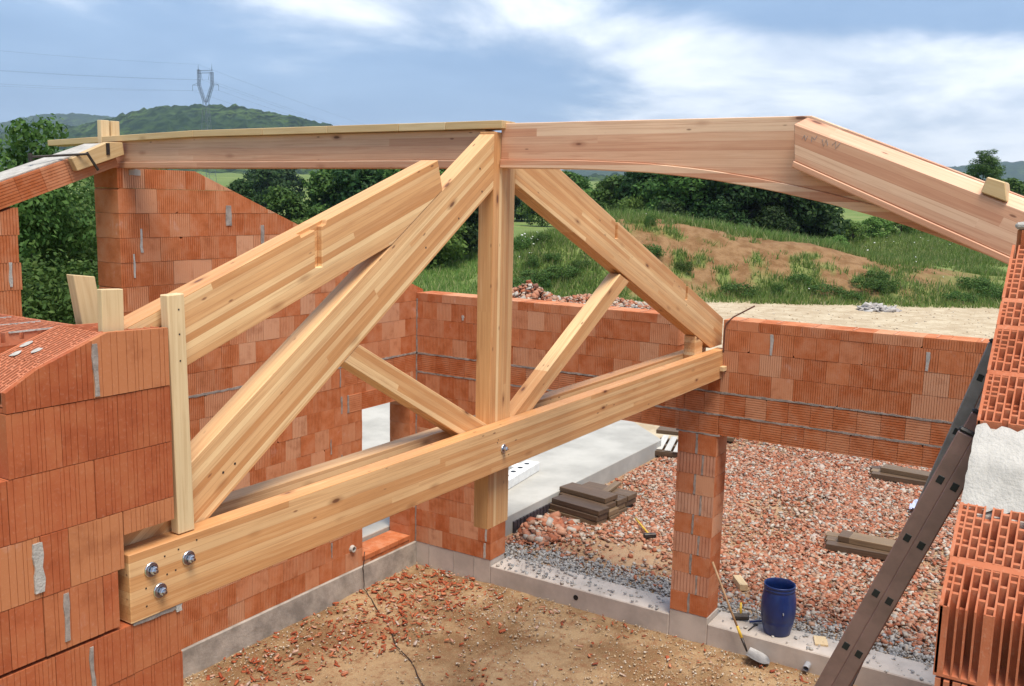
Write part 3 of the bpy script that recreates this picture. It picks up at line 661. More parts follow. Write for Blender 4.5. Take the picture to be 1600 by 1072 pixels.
# --- cross wall going back from the stub
xw = thing('brick_wall', 'hollow brick cross wall behind the stub, its open lattice top level', 'wall', (2.4, 4.6, 4))
for k in range(12):
    v0 = VN+TH+.005+k*.252
    link('brick', perforated(.248, .40, 14, 5, .05), M_BRICKH, xw, Matrix(((0, -1, 0, 2.632), (1, 0, 0, v0), (0, 0, 1, 4.372), (0, 0, 0, 1))))
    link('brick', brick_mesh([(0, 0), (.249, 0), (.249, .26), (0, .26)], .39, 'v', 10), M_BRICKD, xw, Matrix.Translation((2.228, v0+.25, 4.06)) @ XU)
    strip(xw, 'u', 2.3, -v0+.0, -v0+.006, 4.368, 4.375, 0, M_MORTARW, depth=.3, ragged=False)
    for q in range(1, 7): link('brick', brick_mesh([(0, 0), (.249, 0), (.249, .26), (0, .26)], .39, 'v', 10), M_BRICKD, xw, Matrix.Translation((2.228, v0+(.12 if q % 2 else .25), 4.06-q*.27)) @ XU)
MB().box(2.24, 2.60, VN+TH+.01, 7.1, -.4, 2.43).build('brick_backing', M_BRICKD, xw)['kind'] = 'stuff'

# --- right wall: hollow bricks cut along the roof slope
rw = thing('brick_wall', 'hollow brick wall cut to the roof slope beside the ladder with a white mortar patch', 'wall', (3.6, .2, 3))
VR = .36; SL = .83
def zr(u): return 3.834+SL*(u-3.36)
RY = Matrix(((1, 0, 0, 0), (0, -1, 0, 0), (0, 0, 1, 0), (0, 0, 0, 1)))
def perf_right(a, b_, nh, op=False):
    me = perforated(b_-a-.006, TH, 14, nh, .235, web=.004, shear=SL, open0=op)
    # mirror so the small cells lie on the free edge
    k = ('m', me.name)
    if k not in CACHE:
        m2 = me.copy(); m2.transform(RY); m2.flip_normals(); CACHE[k] = m2
    link('brick', CACHE[k], M_BRICKH, rw, Matrix.Translation((a+.003, VR, zr(a)-.0)))
for a, b_, nh in ((3.225, 3.36, 3), (3.372, 3.55, 5), (3.835, 4.02, 5), (4.03, 4.21, 5), (4.222, 4.33, 3), (4.342, 4.60, 6)): perf_right(a, b_, nh, a < 3.3)
def slant(a, b_, dz, y0, y1, name, m_, t_=.012):
    poly = [(a, zr(a)+dz), (b_, zr(b_)+dz), (b_, zr(b_)+dz-t_), (a, zr(a)+dz-t_)]
    return MB().prism(poly, y0, y1).build(name, m_, rw)
for x in (3.362, 4.022, 4.212, 4.332): slant(x-.004, x+.014, -.004, VR-TH, VR-.003, 'mortar_joint', M_BRICKH, .1)
# mortar patch, uneven
nu_, nv_ = 14, 14; V = []; F = []
for i in range(nu_+1):
    for j in range(nv_+1):
        tu, tv = i/nu_, j/nv_; e = (random.uniform(-.018, .018) if i in (0, nu_) else 0)
        uu = 3.552+.275*tu+e; vv = VR-.004-TH*tv+(0.004*random.random() if j == 0 else 0)
        zz_ = zr(uu)-.012+.022*math.sin(math.pi*tu)*(.6+.8*fbm(np.array(uu*14), np.array(vv*14), 3)) ; V.append((uu, vv, float(zz_)))
for i in range(nu_):
    for j in range(nv_):
        a = i*(nv_+1)+j; F.append((a, a+1, a+nv_+2, a+nv_+1)[::-1])
link('mortar_patch', new_mesh('mortar_patch', V, F, True), M_MORTARW, rw)
MB().prism([(3.54, zr(3.54)-.03), (3.84, zr(3.84)-.03), (3.84, zr(3.84)-.3), (3.54, zr(3.54)-.3)], VR-TH, VR-.004).build('mortar_bed', M_MORTARW, rw)
body = [(3.30, zr(3.30)-.15), (4.85, zr(4.85)-.15), (4.85, 2.0), (3.30, 2.0)]
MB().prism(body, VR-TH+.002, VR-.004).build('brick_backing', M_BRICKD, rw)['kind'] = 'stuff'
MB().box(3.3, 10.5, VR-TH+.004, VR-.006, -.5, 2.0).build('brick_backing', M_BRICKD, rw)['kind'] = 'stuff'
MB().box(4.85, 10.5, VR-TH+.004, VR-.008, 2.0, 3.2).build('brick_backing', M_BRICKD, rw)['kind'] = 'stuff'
# broken end: standing webs with open slots
zt = zr(3.225)
for row in range(1, 4):
    z1 = zt-.003-row*.25; z0 = z1-.247
    for c in range(14):
        y1 = VR-c*TH/14-(.0 if row != 1 else .008); y0 = y1-TH/14*(.62 if (c+row) % 3 else .9); rec = random.uniform(0, .02)+.012*row*-1
        MB().box(3.222+rec, 3.31, y0, y1, z0, z1-(random.uniform(0, .02) if row == 0 else 0)).build('clay_web', M_BRICKH, rw)
# stacked block higher up with mortar on top
MB().box(4.615, 5.3, VR-TH, VR-.012, 4.5, 4.925).build('brick', M_BRICKD, rw, bevel=.006)
for k in range(6): MB().box(4.600, 4.616, VR-.03-k*.06-.042, VR-.03-k*.06, 4.74, 4.922).build('clay_web', M_BRICKD, rw)
mb = MB().box(4.60, 5.3, VR-TH-.0, VR-.002, 4.925, 4.955); mb.build('mortar_cap', M_MORTARW, rw, bevel=.01)

# ------------------------------------------------------------------ timber
def beam(parent, name, poly, plane, c0, c1, ang, m, bev=.004, front=None, nd=.045, label=None):
    """poly given in (u,z) (plane 'uz', extruded along v) or (v,z) (plane 'vz', extruded along u); front: notched outline of the face layer"""
    ox, oz = poly[0]
    if plane == 'uz':
        ca, sa = math.cos(ang), math.sin(ang); f = lambda p: ((p[0]-ox)*ca+(p[1]-oz)*sa, -(p[0]-ox)*sa+(p[1]-oz)*ca)
        m4 = Matrix(((ca, 0, -sa, ox), (0, 1, 0, c0), (sa, 0, ca, oz), (0, 0, 0, 1)))
    else:
        ca, sa = math.cos(ang), math.sin(ang); f = lambda p: (-(p[0]-ox)*ca+(p[1]-oz)*sa, (p[0]-ox)*sa+(p[1]-oz)*ca)
        m4 = Matrix(((0, 1, 0, c0), (-ca, 0, sa, ox), (sa, 0, ca, oz), (0, 0, 0, 1)))
    mb = MB()
    if front is None: mb.prism([f(p) for p in poly], 0, c1-c0)
    else:
        mb.prism([f(p) for p in front], 0, nd); mb.prism([f(p) for p in poly], nd+.0003, c1-c0)
    me = mb.mesh(name, bev); return link(name, me, m, parent, m4)
TV0, TV1 = 3.835, 3.968
tr = thing('roof_truss', 'big honey timber roof truss with king post, double tie beam and slanting braces', 'roof truss', (5.9, 3.9, 3))
beam(tr, 'tie_beam', [(2.585, 2.99), (10.64, 2.99), (10.64, 3.33), (2.585, 3.33)], 'uz', 3.713, 3.833, 0, M_TRUSS)
beam(tr, 'tie_beam', [(2.60, 2.99), (10.64, 2.99), (10.64, 3.33), (2.60, 3.33)], 'uz', 3.97, 4.09, 0, M_TRUSS)
kp = beam(tr, 'king_post', [(6.07, 2.49), (6.07, 5.49), (5.782, 5.49), (5.782, 2.49)], 'uz', TV0, TV1, math.pi/2, M_TRUSS)
def sl(z, u, s): return lambda x: z+s*(x-u)
rl, ru = sl(3.377, 3.225, .667), sl(3.653, 3.05, .667)
beam(tr, 'rafter', [(2.66, 3.0), (5.78, rl(5.78)), (5.78, ru(5.78)), (2.57, 3.333), (2.56, 3.0)], 'uz', TV0, TV1, math.atan(.667), M_TRUSS)
up_r = lambda u: 5.53-.3945*(u-6.07); lo_r = lambda u: 5.13-.41*(u-6.07)
def notch(u0, w_, dep): return [(u0, up_r(u0)), (u0+.0, up_r(u0)-dep), (u0+w_, up_r(u0)-dep-.0), (u0+w_, up_r(u0+w_))]
full = [(6.072, lo_r(6.072)), (6.072, up_r(6.072)), (10.8, up_r(10.8)), (10.8, 3.345), (10.43, 3.345)]
front = [(6.072, lo_r(6.072)), (6.072, up_r(6.072))]+notch(7.80, .055, .17)+notch(9.58, .055, .17)+[(10.8, up_r(10.8)), (10.8, 3.345), (10.43, 3.345)]
beam(tr, 'rafter', full, 'uz', TV0, TV1, -math.atan(.40), M_TRUSS, front=front)
beam(tr, 'brace', [(4.19, rl(4.19)-.004), (4.325, rl(4.325)-.004), (5.779, 3.315), (5.779, 3.10)], 'uz', TV0+.004, TV1-.004, -math.atan(.55), M_TRUSS)
beam(tr, 'brace', [(6.073, 3.14), (6.073, 3.295), (7.945, 4.345), (8.15, 4.262), (6.42, 3.33)], 'uz', TV0+.004, TV1-.004, math.atan(.56), M_TRUSS)
beam(tr, 'prop_block', [(9.93, 3.1), (10.16, 3.1), (10.16, lo_r(10.16)-.004), (9.93, lo_r(9.93)-.004)], 'uz', TV0, TV1, 0, M_TRUSS)
def bolt(u, z, r=.037, v=3.713):
    mb = MB().lathe([(0, 0), (r, 0), (r, .006), (r*.93, .010), (r*.55, .012)], 22); o = mb.build('washer', M_STEEL, tr, smooth=False, mat4=Matrix.Translation((u, v-.0005, z)) @ Matrix.Rotation(math.pi/2, 4, 'X'))
    mb = MB().lathe([(r*.52, .010), (r*.52, .032), (r*.42, .036), (r*.2, .036), (r*.2, .05), (0, .05)], 6); q = link('nut', mb.mesh('nut'), M_STEEL, o); q.matrix_basis = Matrix.Identity(4)
for u, z in ((2.70, 3.225), (2.745, 3.105), (2.915, 3.215)): bolt(u, z)
bolt(5.79, 3.155, .034)
for u, z in ((2.78, 3.265), (2.86, 3.275), (2.97, 3.29), (2.79, 3.17), (2.84, 3.175), (2.67, 3.14), (2.67, 3.05), (5.72, 3.235), (5.71, 3.215), (5.87, 3.09)): MB().box(u-.004, u+.004, 3.7115, 3.716, z-.004, z+.004).build('nail_head', M_DARKST, tr)
for u, z in ((5.60, 5.22), (5.63, 5.06), (5.35, 4.87), (4.98, 4.68), (3.25, 3.55), (3.33, 3.58)): MB().box(u-.006, u+.006, TV0-.0015, TV0+.003, z-.006, z+.006).build('nail_head', M_DARKST, tr)
# rafter lying on the wall stub and the truss
lw = sl(4.135, 3.0, .352); uw = sl(4.382, 2.712, .3665)
full = [(2.5, lw(2.5)), (2.5, uw(2.5)-.0), (5.10, uw(5.10)), (5.155, ru(5.155)+.004), (4.63, ru(4.63)+.004)]
nt0, nt1 = 3.945, 4.0
front = [full[0], full[1], (nt0-.12, uw(nt0-.12)), (nt0-.11, uw(nt0-.11)-.022), (nt0, uw(nt0)-.022), (nt0, uw(nt0)-.235), (nt1, uw(nt0)-.235), (nt1, uw(nt1)-.022), (nt1+.03, uw(nt1+.03)-.022), (nt1+.04, uw(nt1+.04))]+full[2:]
rb = thing('rafter', 'heavy notched rafter sloping from the brick stub up onto the truss', 'rafter', (2.7, 3.9, 4.3))
beam(rb, 'rafter_body', full, 'uz', TV0-.004, TV1+.004, math.atan(.366), M_TRUSS, front=front, nd=.04)
# ridge beam, left of the truss
RU0, RU1 = 5.86, 6.0
rg = thing('ridge_beam', 'straight rosy-lit ridge beam from the gable wall to the top of the truss', 'ridge beam', (5.93, 6, 5.2))
beam(rg, 'beam_body', [(8.47, 5.295), (TV1+.003, 5.295), (TV1+.003, 5.512), (8.47, 5.512)][::1], 'vz', RU0, RU1, 0, M_LITPINK)
beam(rg, 'bottom_lamella', [(8.47, 5.232), (TV1+.003, 5.232), (TV1+.003, 5.294), (8.47, 5.294)], 'vz', RU0-.012, RU1, 0, M_LITPINK, bev=.006)
# boards on top of it
rt_ = thing('ridge_board', 'long pale board in butted lengths laid along the top of the straight ridge beam', 'board', (5.9, 6, 5.5))
ends = [9.42, 7.15, 6.25, 5.5, 4.75, 4.3, 3.79]
for a, b_ in zip(ends, ends[1:]):
    z0, z1 = np.interp([a, b_], [3.79, 8.3, 9.42], [0, -.004, -.055]); P = [(a-.0015, 5.515+z0), (b_+.002, 5.515+z1), (b_+.002, 5.572+z1), (a-.0015, 5.572+z0)]
    beam(rt_, 'board', P, 'vz', RU0-.05, RU1-.01, math.atan2(z1-z0, a-b_), M_BOARD, bev=.003)
# curved beam right of the truss
def curve_bot(v): return float(np.interp(v, [.2, .5, .8, 1.07, 1.45, 1.83, 2.25, 2.69, 3.2, 3.83], [4.60, 4.73, 4.835, 4.925, 5.02, 5.1, 5.165, 5.208, 5.228, 5.235]))
vs = list(np.linspace(3.831, .12, 26)); KV = 1.60
top = lambda v: 5.555-.006*(3.83-v)*.5 if v > KV else 5.545-.395*(KV-v)
cb_ = thing('ridge_beam', 'curved rosy-lit ridge beam with a bent back descending towards the hollow brick wall', 'ridge beam', (5.93, 2, 5.2))
off = .062
poly = [(v, curve_bot(v)+off) for v in vs]+[(.12, top(.12)), (KV, top(KV)), (3.831, top(3.831))]
beam(cb_, 'beam_body', poly, 'vz', RU0, RU1, 0, M_LITPINK)
poly = [(v, curve_bot(v)) for v in vs]+[(v, curve_bot(v)+off-.001) for v in vs[::-1]]
beam(cb_, 'bottom_lamella', poly, 'vz', RU0-.012, RU1, 0, M_LITPINK, bev=.005)
# rafter fixed to its face
hr = thing('rafter', 'rosy-lit hip rafter fixed to the face of the curved beam, bright on top', 'rafter', (5.8, 1, 5))
tp = lambda v: 5.487-.386*(1.66-v); bt = lambda v: 5.27-.43*(1.64-v)
hb_ = beam(hr, 'rafter_body', [(1.645, bt(1.645)), (.10, bt(.10)), (.10, tp(.10)), (1.66, tp(1.66))], 'vz', 5.715, RU0-.015, -math.atan(.4), M_LITPINK)
zm_ = max(q.co.z for q in hb_.data.vertices)
for q in hb_.data.vertices:                                  # top planed to the second roof slope
    if q.co.y > .07 and q.co.z > .12: q.co.z += .058; q.co.x += .02
beam(hr, 'bottom_lamella', [(1.66, bt(1.66)-.045), (.10, bt(.10)-.045), (.10, bt(.10)-.002), (1.65, bt(1.65)-.002)], 'vz', 5.705, RU0-.016, -math.atan(.43), M_LITPINK, bev=.006)
# pencilled note on its end
for (a, zc, pts) in ((1.605, 5.40, [(0, 0), (.012, .02), (.02, -.01), (.03, .015)]), (1.55, 5.395, [(0, -.015), (.0, .015), (.02, .0), (.03, .02)]), (1.49, 5.375, [(0, .02), (.012, -.02), (.025, .02), (.035, -.015)]), (1.43, 5.36, [(0, 0), (.02, .02), (.02, -.02), (.045, .01)])):
    MB().tube([(5.7138, a-p[0], zc+p[1]) for p in pts], .0016, 4).build('pencil_mark', M_GREYP, hr)

# loose timber
tb = thing('timber_batten', 'tall pale batten nailed upright at the end of the brick stub', 'batten', (2.92, 3.77, 3.33))
beam(tb, 'batten_body', [(2.985, 3.335), (2.965, 4.525), (2.868, 4.522), (2.888, 3.335)], 'uz', 3.742, 3.80, math.pi/2, M_BOARD, bev=.004)
for z in (4.45, 4.33, 4.2): MB().box(2.925, 2.933, 3.7405, 3.744, z-.004, z+.004).build('nail_head', M_DARKST, tb)
t1 = thing('timber_stud', 'short upright stud standing on the hollow top of the brick stub', 'stud', (2.72, 3.9, 4.37))
beam(t1, 'stud_body', [(2.665, 4.34), (2.668, 4.563), (2.558, 4.568), (2.555, 4.34)], 'uz', 3.79, 3.828, math.pi/2, M_BOARD, bev=.003)
t2 = thing('timber_stud', 'leaning stud tilted to one side behind the brick stub', 'stud', (2.7, 4.3, 4.37))
beam(t2, 'stud_body', [(2.875, 4.20), (2.815, 4.585), (2.70, 4.60), (2.76, 4.20)], 'uz', 4.22, 4.28, math.pi/2+.15, M_BOARD, bev=.003)
for k, (uu, lb) in enumerate(((5.80, 'upright block end beside its twin behind the ridge board, the one nearer the clamp'), (5.915, 'upright block end beside its twin behind the ridge board, the one nearer the truss'))):
    q = thing('timber_stud', lb, 'stud', (uu, 8.5, 5.3)); beam(q, 'stud_body', [(uu+.098, 5.2), (uu+.10, 5.70), (uu+.008, 5.698), (uu, 5.2)], 'uz', 8.50, 8.56, math.pi/2, M_BOARD, bev=.003)
bk = thing('timber_block', 'pale wood block clamped to the face of the sloping lintel', 'block', (5.5, 8.2, 5.2))
beam(bk, 'block_body', [(5.325, 5.185), (5.83, 5.36), (5.815, 5.475), (5.65, 5.47), (5.27, 5.30)], 'uz', VL-.085, VL-.012, math.atan(.36), M_BOARD, bev=.005)
cl_ = thing('screw_clamp', 'dark steel screw clamp gripping the block on the sloping lintel', 'clamp', (5.3, 8.1, 5.3))
MB().tube([(5.02, 8.42, 5.30), (5.40, 8.12, 5.345)], .011, 6).build('bar', M_DARKST, cl_)
MB().tube([(5.395, 8.13, 5.36), (5.50, 8.12, 5.20)], .013, 6).build('jaw', M_DARKST, cl_)
MB().tube([(5.02, 8.42, 5.335), (5.02, 8.42, 5.26)], .02, 8).build('handle', M_DARKST, cl_)
MB().box(5.63, 5.665, VL-.095, VL-.07, 5.35, 5.46).build('bracket', M_DARKST, cl_)
bb = thing('timber_block', 'small trapezoid wood block on top of the hip rafter near the hollow wall', 'block', (5.8, .6, 5.1))
beam(bb, 'block_body', [(.625, tp(.625)+.012), (.49, tp(.49)+.012), (.51, tp(.5)+.115), (.60, tp(.6)+.105)], 'vz', 5.70, 5.93, -math.atan(.386), M_BOARD, bev=.006)
wb = thing('timber_block', 'wooden wedge under the far end of the tie beam', 'block', (10.45, 3.7, 3.1))
beam(wb, 'block_body', [(10.43, 3.085), (10.60, 3.085), (10.60, 3.14), (10.43, 3.14)], 'uz', 3.66, 3.712, 0, M_BOARD)
rod = MB().tube([(10.49, 3.70, 3.30), (10.49, 3.70, 3.56), (10.50, 3.69, 3.64), (10.54, 3.62, 3.72), (10.62, 3.40, 3.86)], .009, 7)
tag(rod.build('steel_rod', M_RUST), 'thin bent rusty rod sticking up from the wall pocket at the truss end', 'rod')

# ------------------------------------------------------------------ ladders
def ladder(label, base, dirv, sections, uoff, width=.42, mat_=None):
    t = thing('ladder', label, 'ladder', base)
    d = Vector(dirv).normalized()                                    # upwards along the stile
    yv = Vector((1, 0, 0)); nrm = d.cross(yv).normalized()           # thickness direction
    for (off, l0, l1, w0, w1) in sections:
        o = Vector(base)+nrm*off
        for s_ in (w0, w1):
            m4 = Matrix((( d.x, yv.x, nrm.x, o.x), (d.y, yv.y, nrm.y, o.y), (d.z, yv.z, nrm.z, o.z), (0, 0, 0, 1)))
            mb = MB().box(l0, l1, s_, s_+.026, -.031, .031); st = mb.build('stile', mat_ or M_LADDER, t, bevel=.005, mat4=m4)
            cp = MB().box(l1-.001, l1+.018, s_-.002, s_+.028, -.033, .033); cp.build('end_cap', M_BLACK, t, bevel=.008, mat4=m4)
            k = math.ceil((l0-.05)/.28)
            while k*.28 < l1-.08:
                x = k*.28
                MB().box(x-.017, x+.017, s_-.0015, s_+.002, -.013, .013).build('rung_end', M_BLACK, t, bevel=.003, mat4=m4); k += 1
        k = math.ceil((l0-.05)/.28)
        while k*.28 < l1-.08:
            MB().box(k*.28-.015, k*.28+.015, w0+.026, w1, -.013, .013).build('rung', M_LADGREY, t, mat4=m4); k += 1
    return t
D = Vector((-.0, -.1015, .262)).normalized()
P = Vector((3.94, .478, 3.95)); kk = 16; base = P-D*(.28*kk)
ladder('brown two section ladder leaning steeply against the hollow brick wall', tuple(base), tuple(D), [(0, .05, 16.75*.28, -.002, .40), (-.058, .05, 17.25*.28, -.004, .40)], 0)
# a second one further along the wall
LB2, LD2, LL2 = (4.8, 1.81, -.33), (0, -.285, .958), 4.93
ladder('thin upper ladder standing behind the brown two section ladder', LB2, LD2, [(0, 1.2, LL2, 0, .40)], 0, mat_=M_LADGREY)
ro = MB().lathe([(0, 0), (.022, 0), (.022, .004), (0, .004)], 18); ro.build('hinge_bolt', M_BLACK, None) if False else None

# ------------------------------------------------------------------ barrel, tools and small things
br = thing('plastic_barrel', 'open blue plastic barrel standing on the concrete footing', 'barrel', (10.80, 2.95, -.077))
prof_ = [(0, .0), (.150, .0), (.158, .012), (.168, .06), (.186, .14), (.192, .17), (.190, .178), (.197, .20), (.205, .30), (.203, .40), (.193, .48), (.180, .535), (.176, .545), (.184, .552), (.186, .565), (.178, .575), (.176, .585), (.184, .592), (.186, .612), (.180, .618), (.172, .612), (.170, .53), (.188, .42), (.192, .3), (.17, .1), (.14, .02), (0, .02)]
MB().lathe(prof_, 40).build('barrel_body', M_BLUE, br, smooth=True, mat4=Matrix.Translation((10.80, 2.95, -.077)))
MB().box(-.018, .018, -.012, .0, -.014, .014).build('bung', M_GREYP, br, bevel=.004, mat4=Matrix.Translation((10.622, 2.845, .24)) @ Matrix.Rotation(.5, 4, 'Z'))
sh = thing('shovel', 'long handled shovel with yellow collar leaning on the brick column', 'shovel', (10.38, 3.1, -.33))
A0, A1 = Vector((10.49, 3.69, .74)), Vector((10.385, 3.17, -.22))
MB().tube([A0, A0.lerp(A1, .5)+Vector((0, 0, -.012)), A0.lerp(A1, .78)], .0145, 8).build('handle', M_HANDLE, sh, smooth=True)
MB().tube([A0.lerp(A1, .72), A0.lerp(A1, .86)], .018, 8).build('collar', M_YEL, sh, smooth=True)
MB().tube([A0.lerp(A1, .85), A1], [.019, .012], 8).build('socket', M_DARKST, sh, smooth=True)
V = []; F = []; nn = 9
for i in range(nn):
    for j in range(nn):
        a, b_ = i/(nn-1), j/(nn-1)*2-1; w_ = .125*math.sqrt(max(.02, 1-(max(0, a-.55)/.47)**2)) if a > .55 else .125*(.86+.14*min(1, a/.3))
        V.append((-.02-.02*a+.06*b_*b_*.35, 0, 0)); x = a*.27; y = b_*w_; z = .03*b_*b_+.02*(1-a)
        V[-1] = (x, y, z)
for i in range(nn-1):
    for j in range(nn-1): q = i*nn+j; F.append((q, q+nn, q+nn+1, q+1))
dirb = Vector((.05, -1, -.22)).normalized(); sx = dirb.cross(Vector((0, 0, 1))).normalized(); nz_ = sx.cross(dirb)
m4 = Matrix(((dirb.x, sx.x, nz_.x, A1.x), (dirb.y, sx.y, nz_.y, A1.y), (dirb.z, sx.z, nz_.z, A1.z-.035), (0, 0, 0, 1)))
link('blade', new_mesh('blade', V, F, True), plain('worn_blade', (.30, .30, .31), .45, .6), sh, m4)
def hammer(label, p, hd, L, m_h, up_=0):
    t = thing('hammer', label, 'hammer', tuple(p)); p = Vector(p); hd = Vector(hd).normalized(); sx = hd.cross(Vector((0, 0, 1))).normalized()
    MB().tube([p, p+hd*L], [.016, .014], 8).build('handle', m_h, t, smooth=True)
    m4 = Matrix(((hd.x, sx.x, 0, p.x), (hd.y, sx.y, 0, p.y), (hd.z, sx.z, 1, p.z), (0, 0, 0, 1)))
    MB().box(-.035, .035, -.10, .10, -.035, .035).build('head', M_DARKST, t, bevel=.012, mat4=m4)
hammer('yellow handled hammer lying on the brick rubble', (12.93, 5.57, -.06), (.53, .5, .03), .72, M_YEL)
hammer('short club hammer with yellow handle standing on the footing by the shovel', (10.86, 3.42, -.03), (.25, .12, .9), .17, M_YEL)
MB_ = MB().tube([(10.84, 3.30, -.055), (11.0, 3.12, -.055)], .013, 7); tag(MB_.build('chisel', M_BLUE, None, smooth=True), 'dark blue handled chisel lying by the club hammer on the footing', 'chisel')
wr = thing('spanner', 'small grey spanner lying on the footing between hammer and barrel', 'spanner', (10.7, 3.22, -.07))
MB().tube([(10.62, 3.24, -.066), (10.82, 3.22, -.066)], .008, 6).build('shaft', M_DARKST, wr); MB().box(10.82, 10.85, 3.195, 3.245, -.076, -.058).build('jaw', M_DARKST, wr)
wc = MB().box(-.11, .11, -.075, .075, 0, .022); tag(wc.build('wood_offcut', M_BOARD, None, bevel=.002, mat4=Matrix.Translation((10.84, 2.44, -.076)) @ Matrix.Rotation(.35, 4, 'Z')), 'thin pale wood offcut lying flat on the footing next to the barrel', 'offcut')
wk = MB().box(-.17, .17, -.055, .055, 0, .085); tag(wk.build('timber_block', M_BOARD, None, bevel=.003, mat4=Matrix.Translation((11.95, 3.80, -.1)) @ Matrix.Rotation(.62, 4, 'Z')), 'pale wood block lying on the rubble behind the shovel', 'block')
cp = [(9.36, 8.22, .20), (9.32, 8.215, -.02), (9.30, 8.18, -.30), (9.2, 8.0, -.33), (9.0, 7.72, -.33), (8.72, 7.3, -.33), (8.58, 7.11, -.33), (8.3, 6.8, -.33), (8.1, 6.4, -.33), (7.85, 6.1, -.33), (7.7, 5.9, -.33), (7.4, 5.3, -.33)]
cpp = []
for i in range(len(cp)-1):
    for k in range(4): t_ = k/4; cpp.append(tuple(a+(b_-a)*t_+random.uniform(-.006, .006)*(1 if ax < 2 else .2) for ax, (a, b_) in enumerate(zip(cp[i], cp[i+1]))))
tag(MB().tube(cpp, .007, 6).build('power_cable', M_CABLE, None, smooth=True), 'thin dark cable trailing across the sandy floor from the window', 'cable')
# planks stacked by the slab
st = thing('plank_stack', 'stack of dark weathered planks against the edge of the terrace slab', 'plank stack', (13.6, 6.9, -.12))
def plank(t, c, L, Wd, H, rz, m_, name='plank', tilt=0): 
    return MB().box(-L/2, L/2, -Wd/2, Wd/2, 0, H).build(name, m_, t, bevel=.006, mat4=Matrix.Translation(c) @ Matrix.Rotation(rz, 4, 'Z') @ Matrix.Rotation(tilt, 4, 'Y'))
zc = -.12
for lv in range(3):
    for k in range(4): plank(st, (13.12+k*.33+random.uniform(-.02, .02), 6.92+random.uniform(-.05, .05), zc), .96, .30, .085, math.pi/2+random.uniform(-.04, .04)-.12, M_GREYWOOD)
    zc += .093
plank(st, (13.55, 6.98, zc), .95, .36, .08, math.pi/2-.15, M_GREYWOOD); plank(st, (13.95, 6.8, zc), .9, .12, .05, .1, M_GREYWOOD)
for (lb, cx_, cy_, n_, ro_) in (('two stacked old boards on the rubble midway beside the ladder', 14.35, 2.55, 2, -.6), ('two stacked old boards on the rubble close under the lintel by the ladder', 18.7, 2.8, 2, -.9)):
    s2 = thing('plank_stack', lb, 'plank stack', (cx_, cy_, -.1))
    for k in range(3): plank(s2, (cx_-.18+k*.2, cy_+k*.05, -.1), 1.3, .18, .10, math.pi/2+.28+ro_*.3, M_GREYWOOD)
    plank(s2, (cx_+.02, cy_-.04, .004), 1.1, .32, .09, math.pi/2+.18+ro_*.3, M_GREYWOOD)
# light pallet
pa = thing('wooden_pallet', 'pale slatted pallet lying on the ground beyond the brick column', 'pallet', (18.0, 7.3, -.1))
for k in range(5): plank(pa, (18.05, 6.82+k*.19, .02), 1.2, .13, .022, .28, M_PALLET, 'slat')
for k in (-.52, 0, .52): plank(pa, (18.05+k*.96, 7.2+k*.27, -.09), .95, .1, .1, math.pi/2+.28, M_GREYWOOD, 'bearer')
p2 = thing('wooden_board', 'grey board lying behind the slatted pallet at the corner of the slab', 'board', (19.3, 7.6, -.1)); plank(p2, (19.5, 7.4, -.08), 1.7, .5, .09, math.pi/2+.2, M_GREYWOOD)
rg_ = MB(); nn = 8; V = []; F = []
for i in range(nn):
    for j in range(nn): V.append((i*.06+random.uniform(-.02, .02), j*.05+random.uniform(-.02, .02), .05+.07*random.random()+.06*math.sin(i*1.3)*math.cos(j)))
for i in range(nn-1):
    for j in range(nn-1): q = i*nn+j; F.append((q, q+nn, q+nn+1, q+1))
tag(link('crumpled_bag', new_mesh('crumpled_bag', V, F, True), M_RAG, None, Matrix.Translation((16.6, 2.1, -.1))), 'crumpled bluish plastic bag on the rubble half hidden by the ladder', 'bag')
# white hollow bars on the slab
hb = thing('gypsum_bar', 'white bar with round holes lying on the terrace slab beside the king post', 'bar', (13, 8.2, slab_top))
c_, ax_ = Vector((13.35, 8.35, slab_top)), .12
mb = MB().box(-.85, .85, -.13, .13, .003, .17); mb.build('bar_body', M_WHITEP, hb, bevel=.01, mat4=Matrix.Translation(c_) @ Matrix.Rotation(ax_, 4, 'Z'))
for k in range(5):
    q = MB().lathe([(.048, .0), (.048, .003), (0, .003)], 16); q.build('painted_hole', M_BLACK, hb, mat4=Matrix.Translation(c_) @ Matrix.Rotation(ax_, 4, 'Z') @ Matrix.Translation((.62-k*.28, .02, .1705)))  # black discs on top; the shade inside each hole put into the colour
hb2 = thing('gypsum_bar', 'plain white bar lying across the terrace slab behind the one with holes', 'bar', (14, 8.9, slab_top))
MB().box(-.6, .6, -.11, .11, .003, .12).build('bar_body', M_WHITEP, hb2, bevel=.01, mat4=Matrix.Translation((14.0, 8.95, slab_top)) @ Matrix.Rotation(1.35, 4, 'Z'))
# dimpled drainage sheet on the slab edge
dm = MB()
for k in range(13): dm.box(11.95+k*.1, 11.95+k*.1+.075, 7.425, 7.458, -.2, .05)
tag(dm.build('drainage_sheet', M_DRAIN), 'dark dimpled drainage sheet against the edge of the terrace slab', 'drainage sheet')

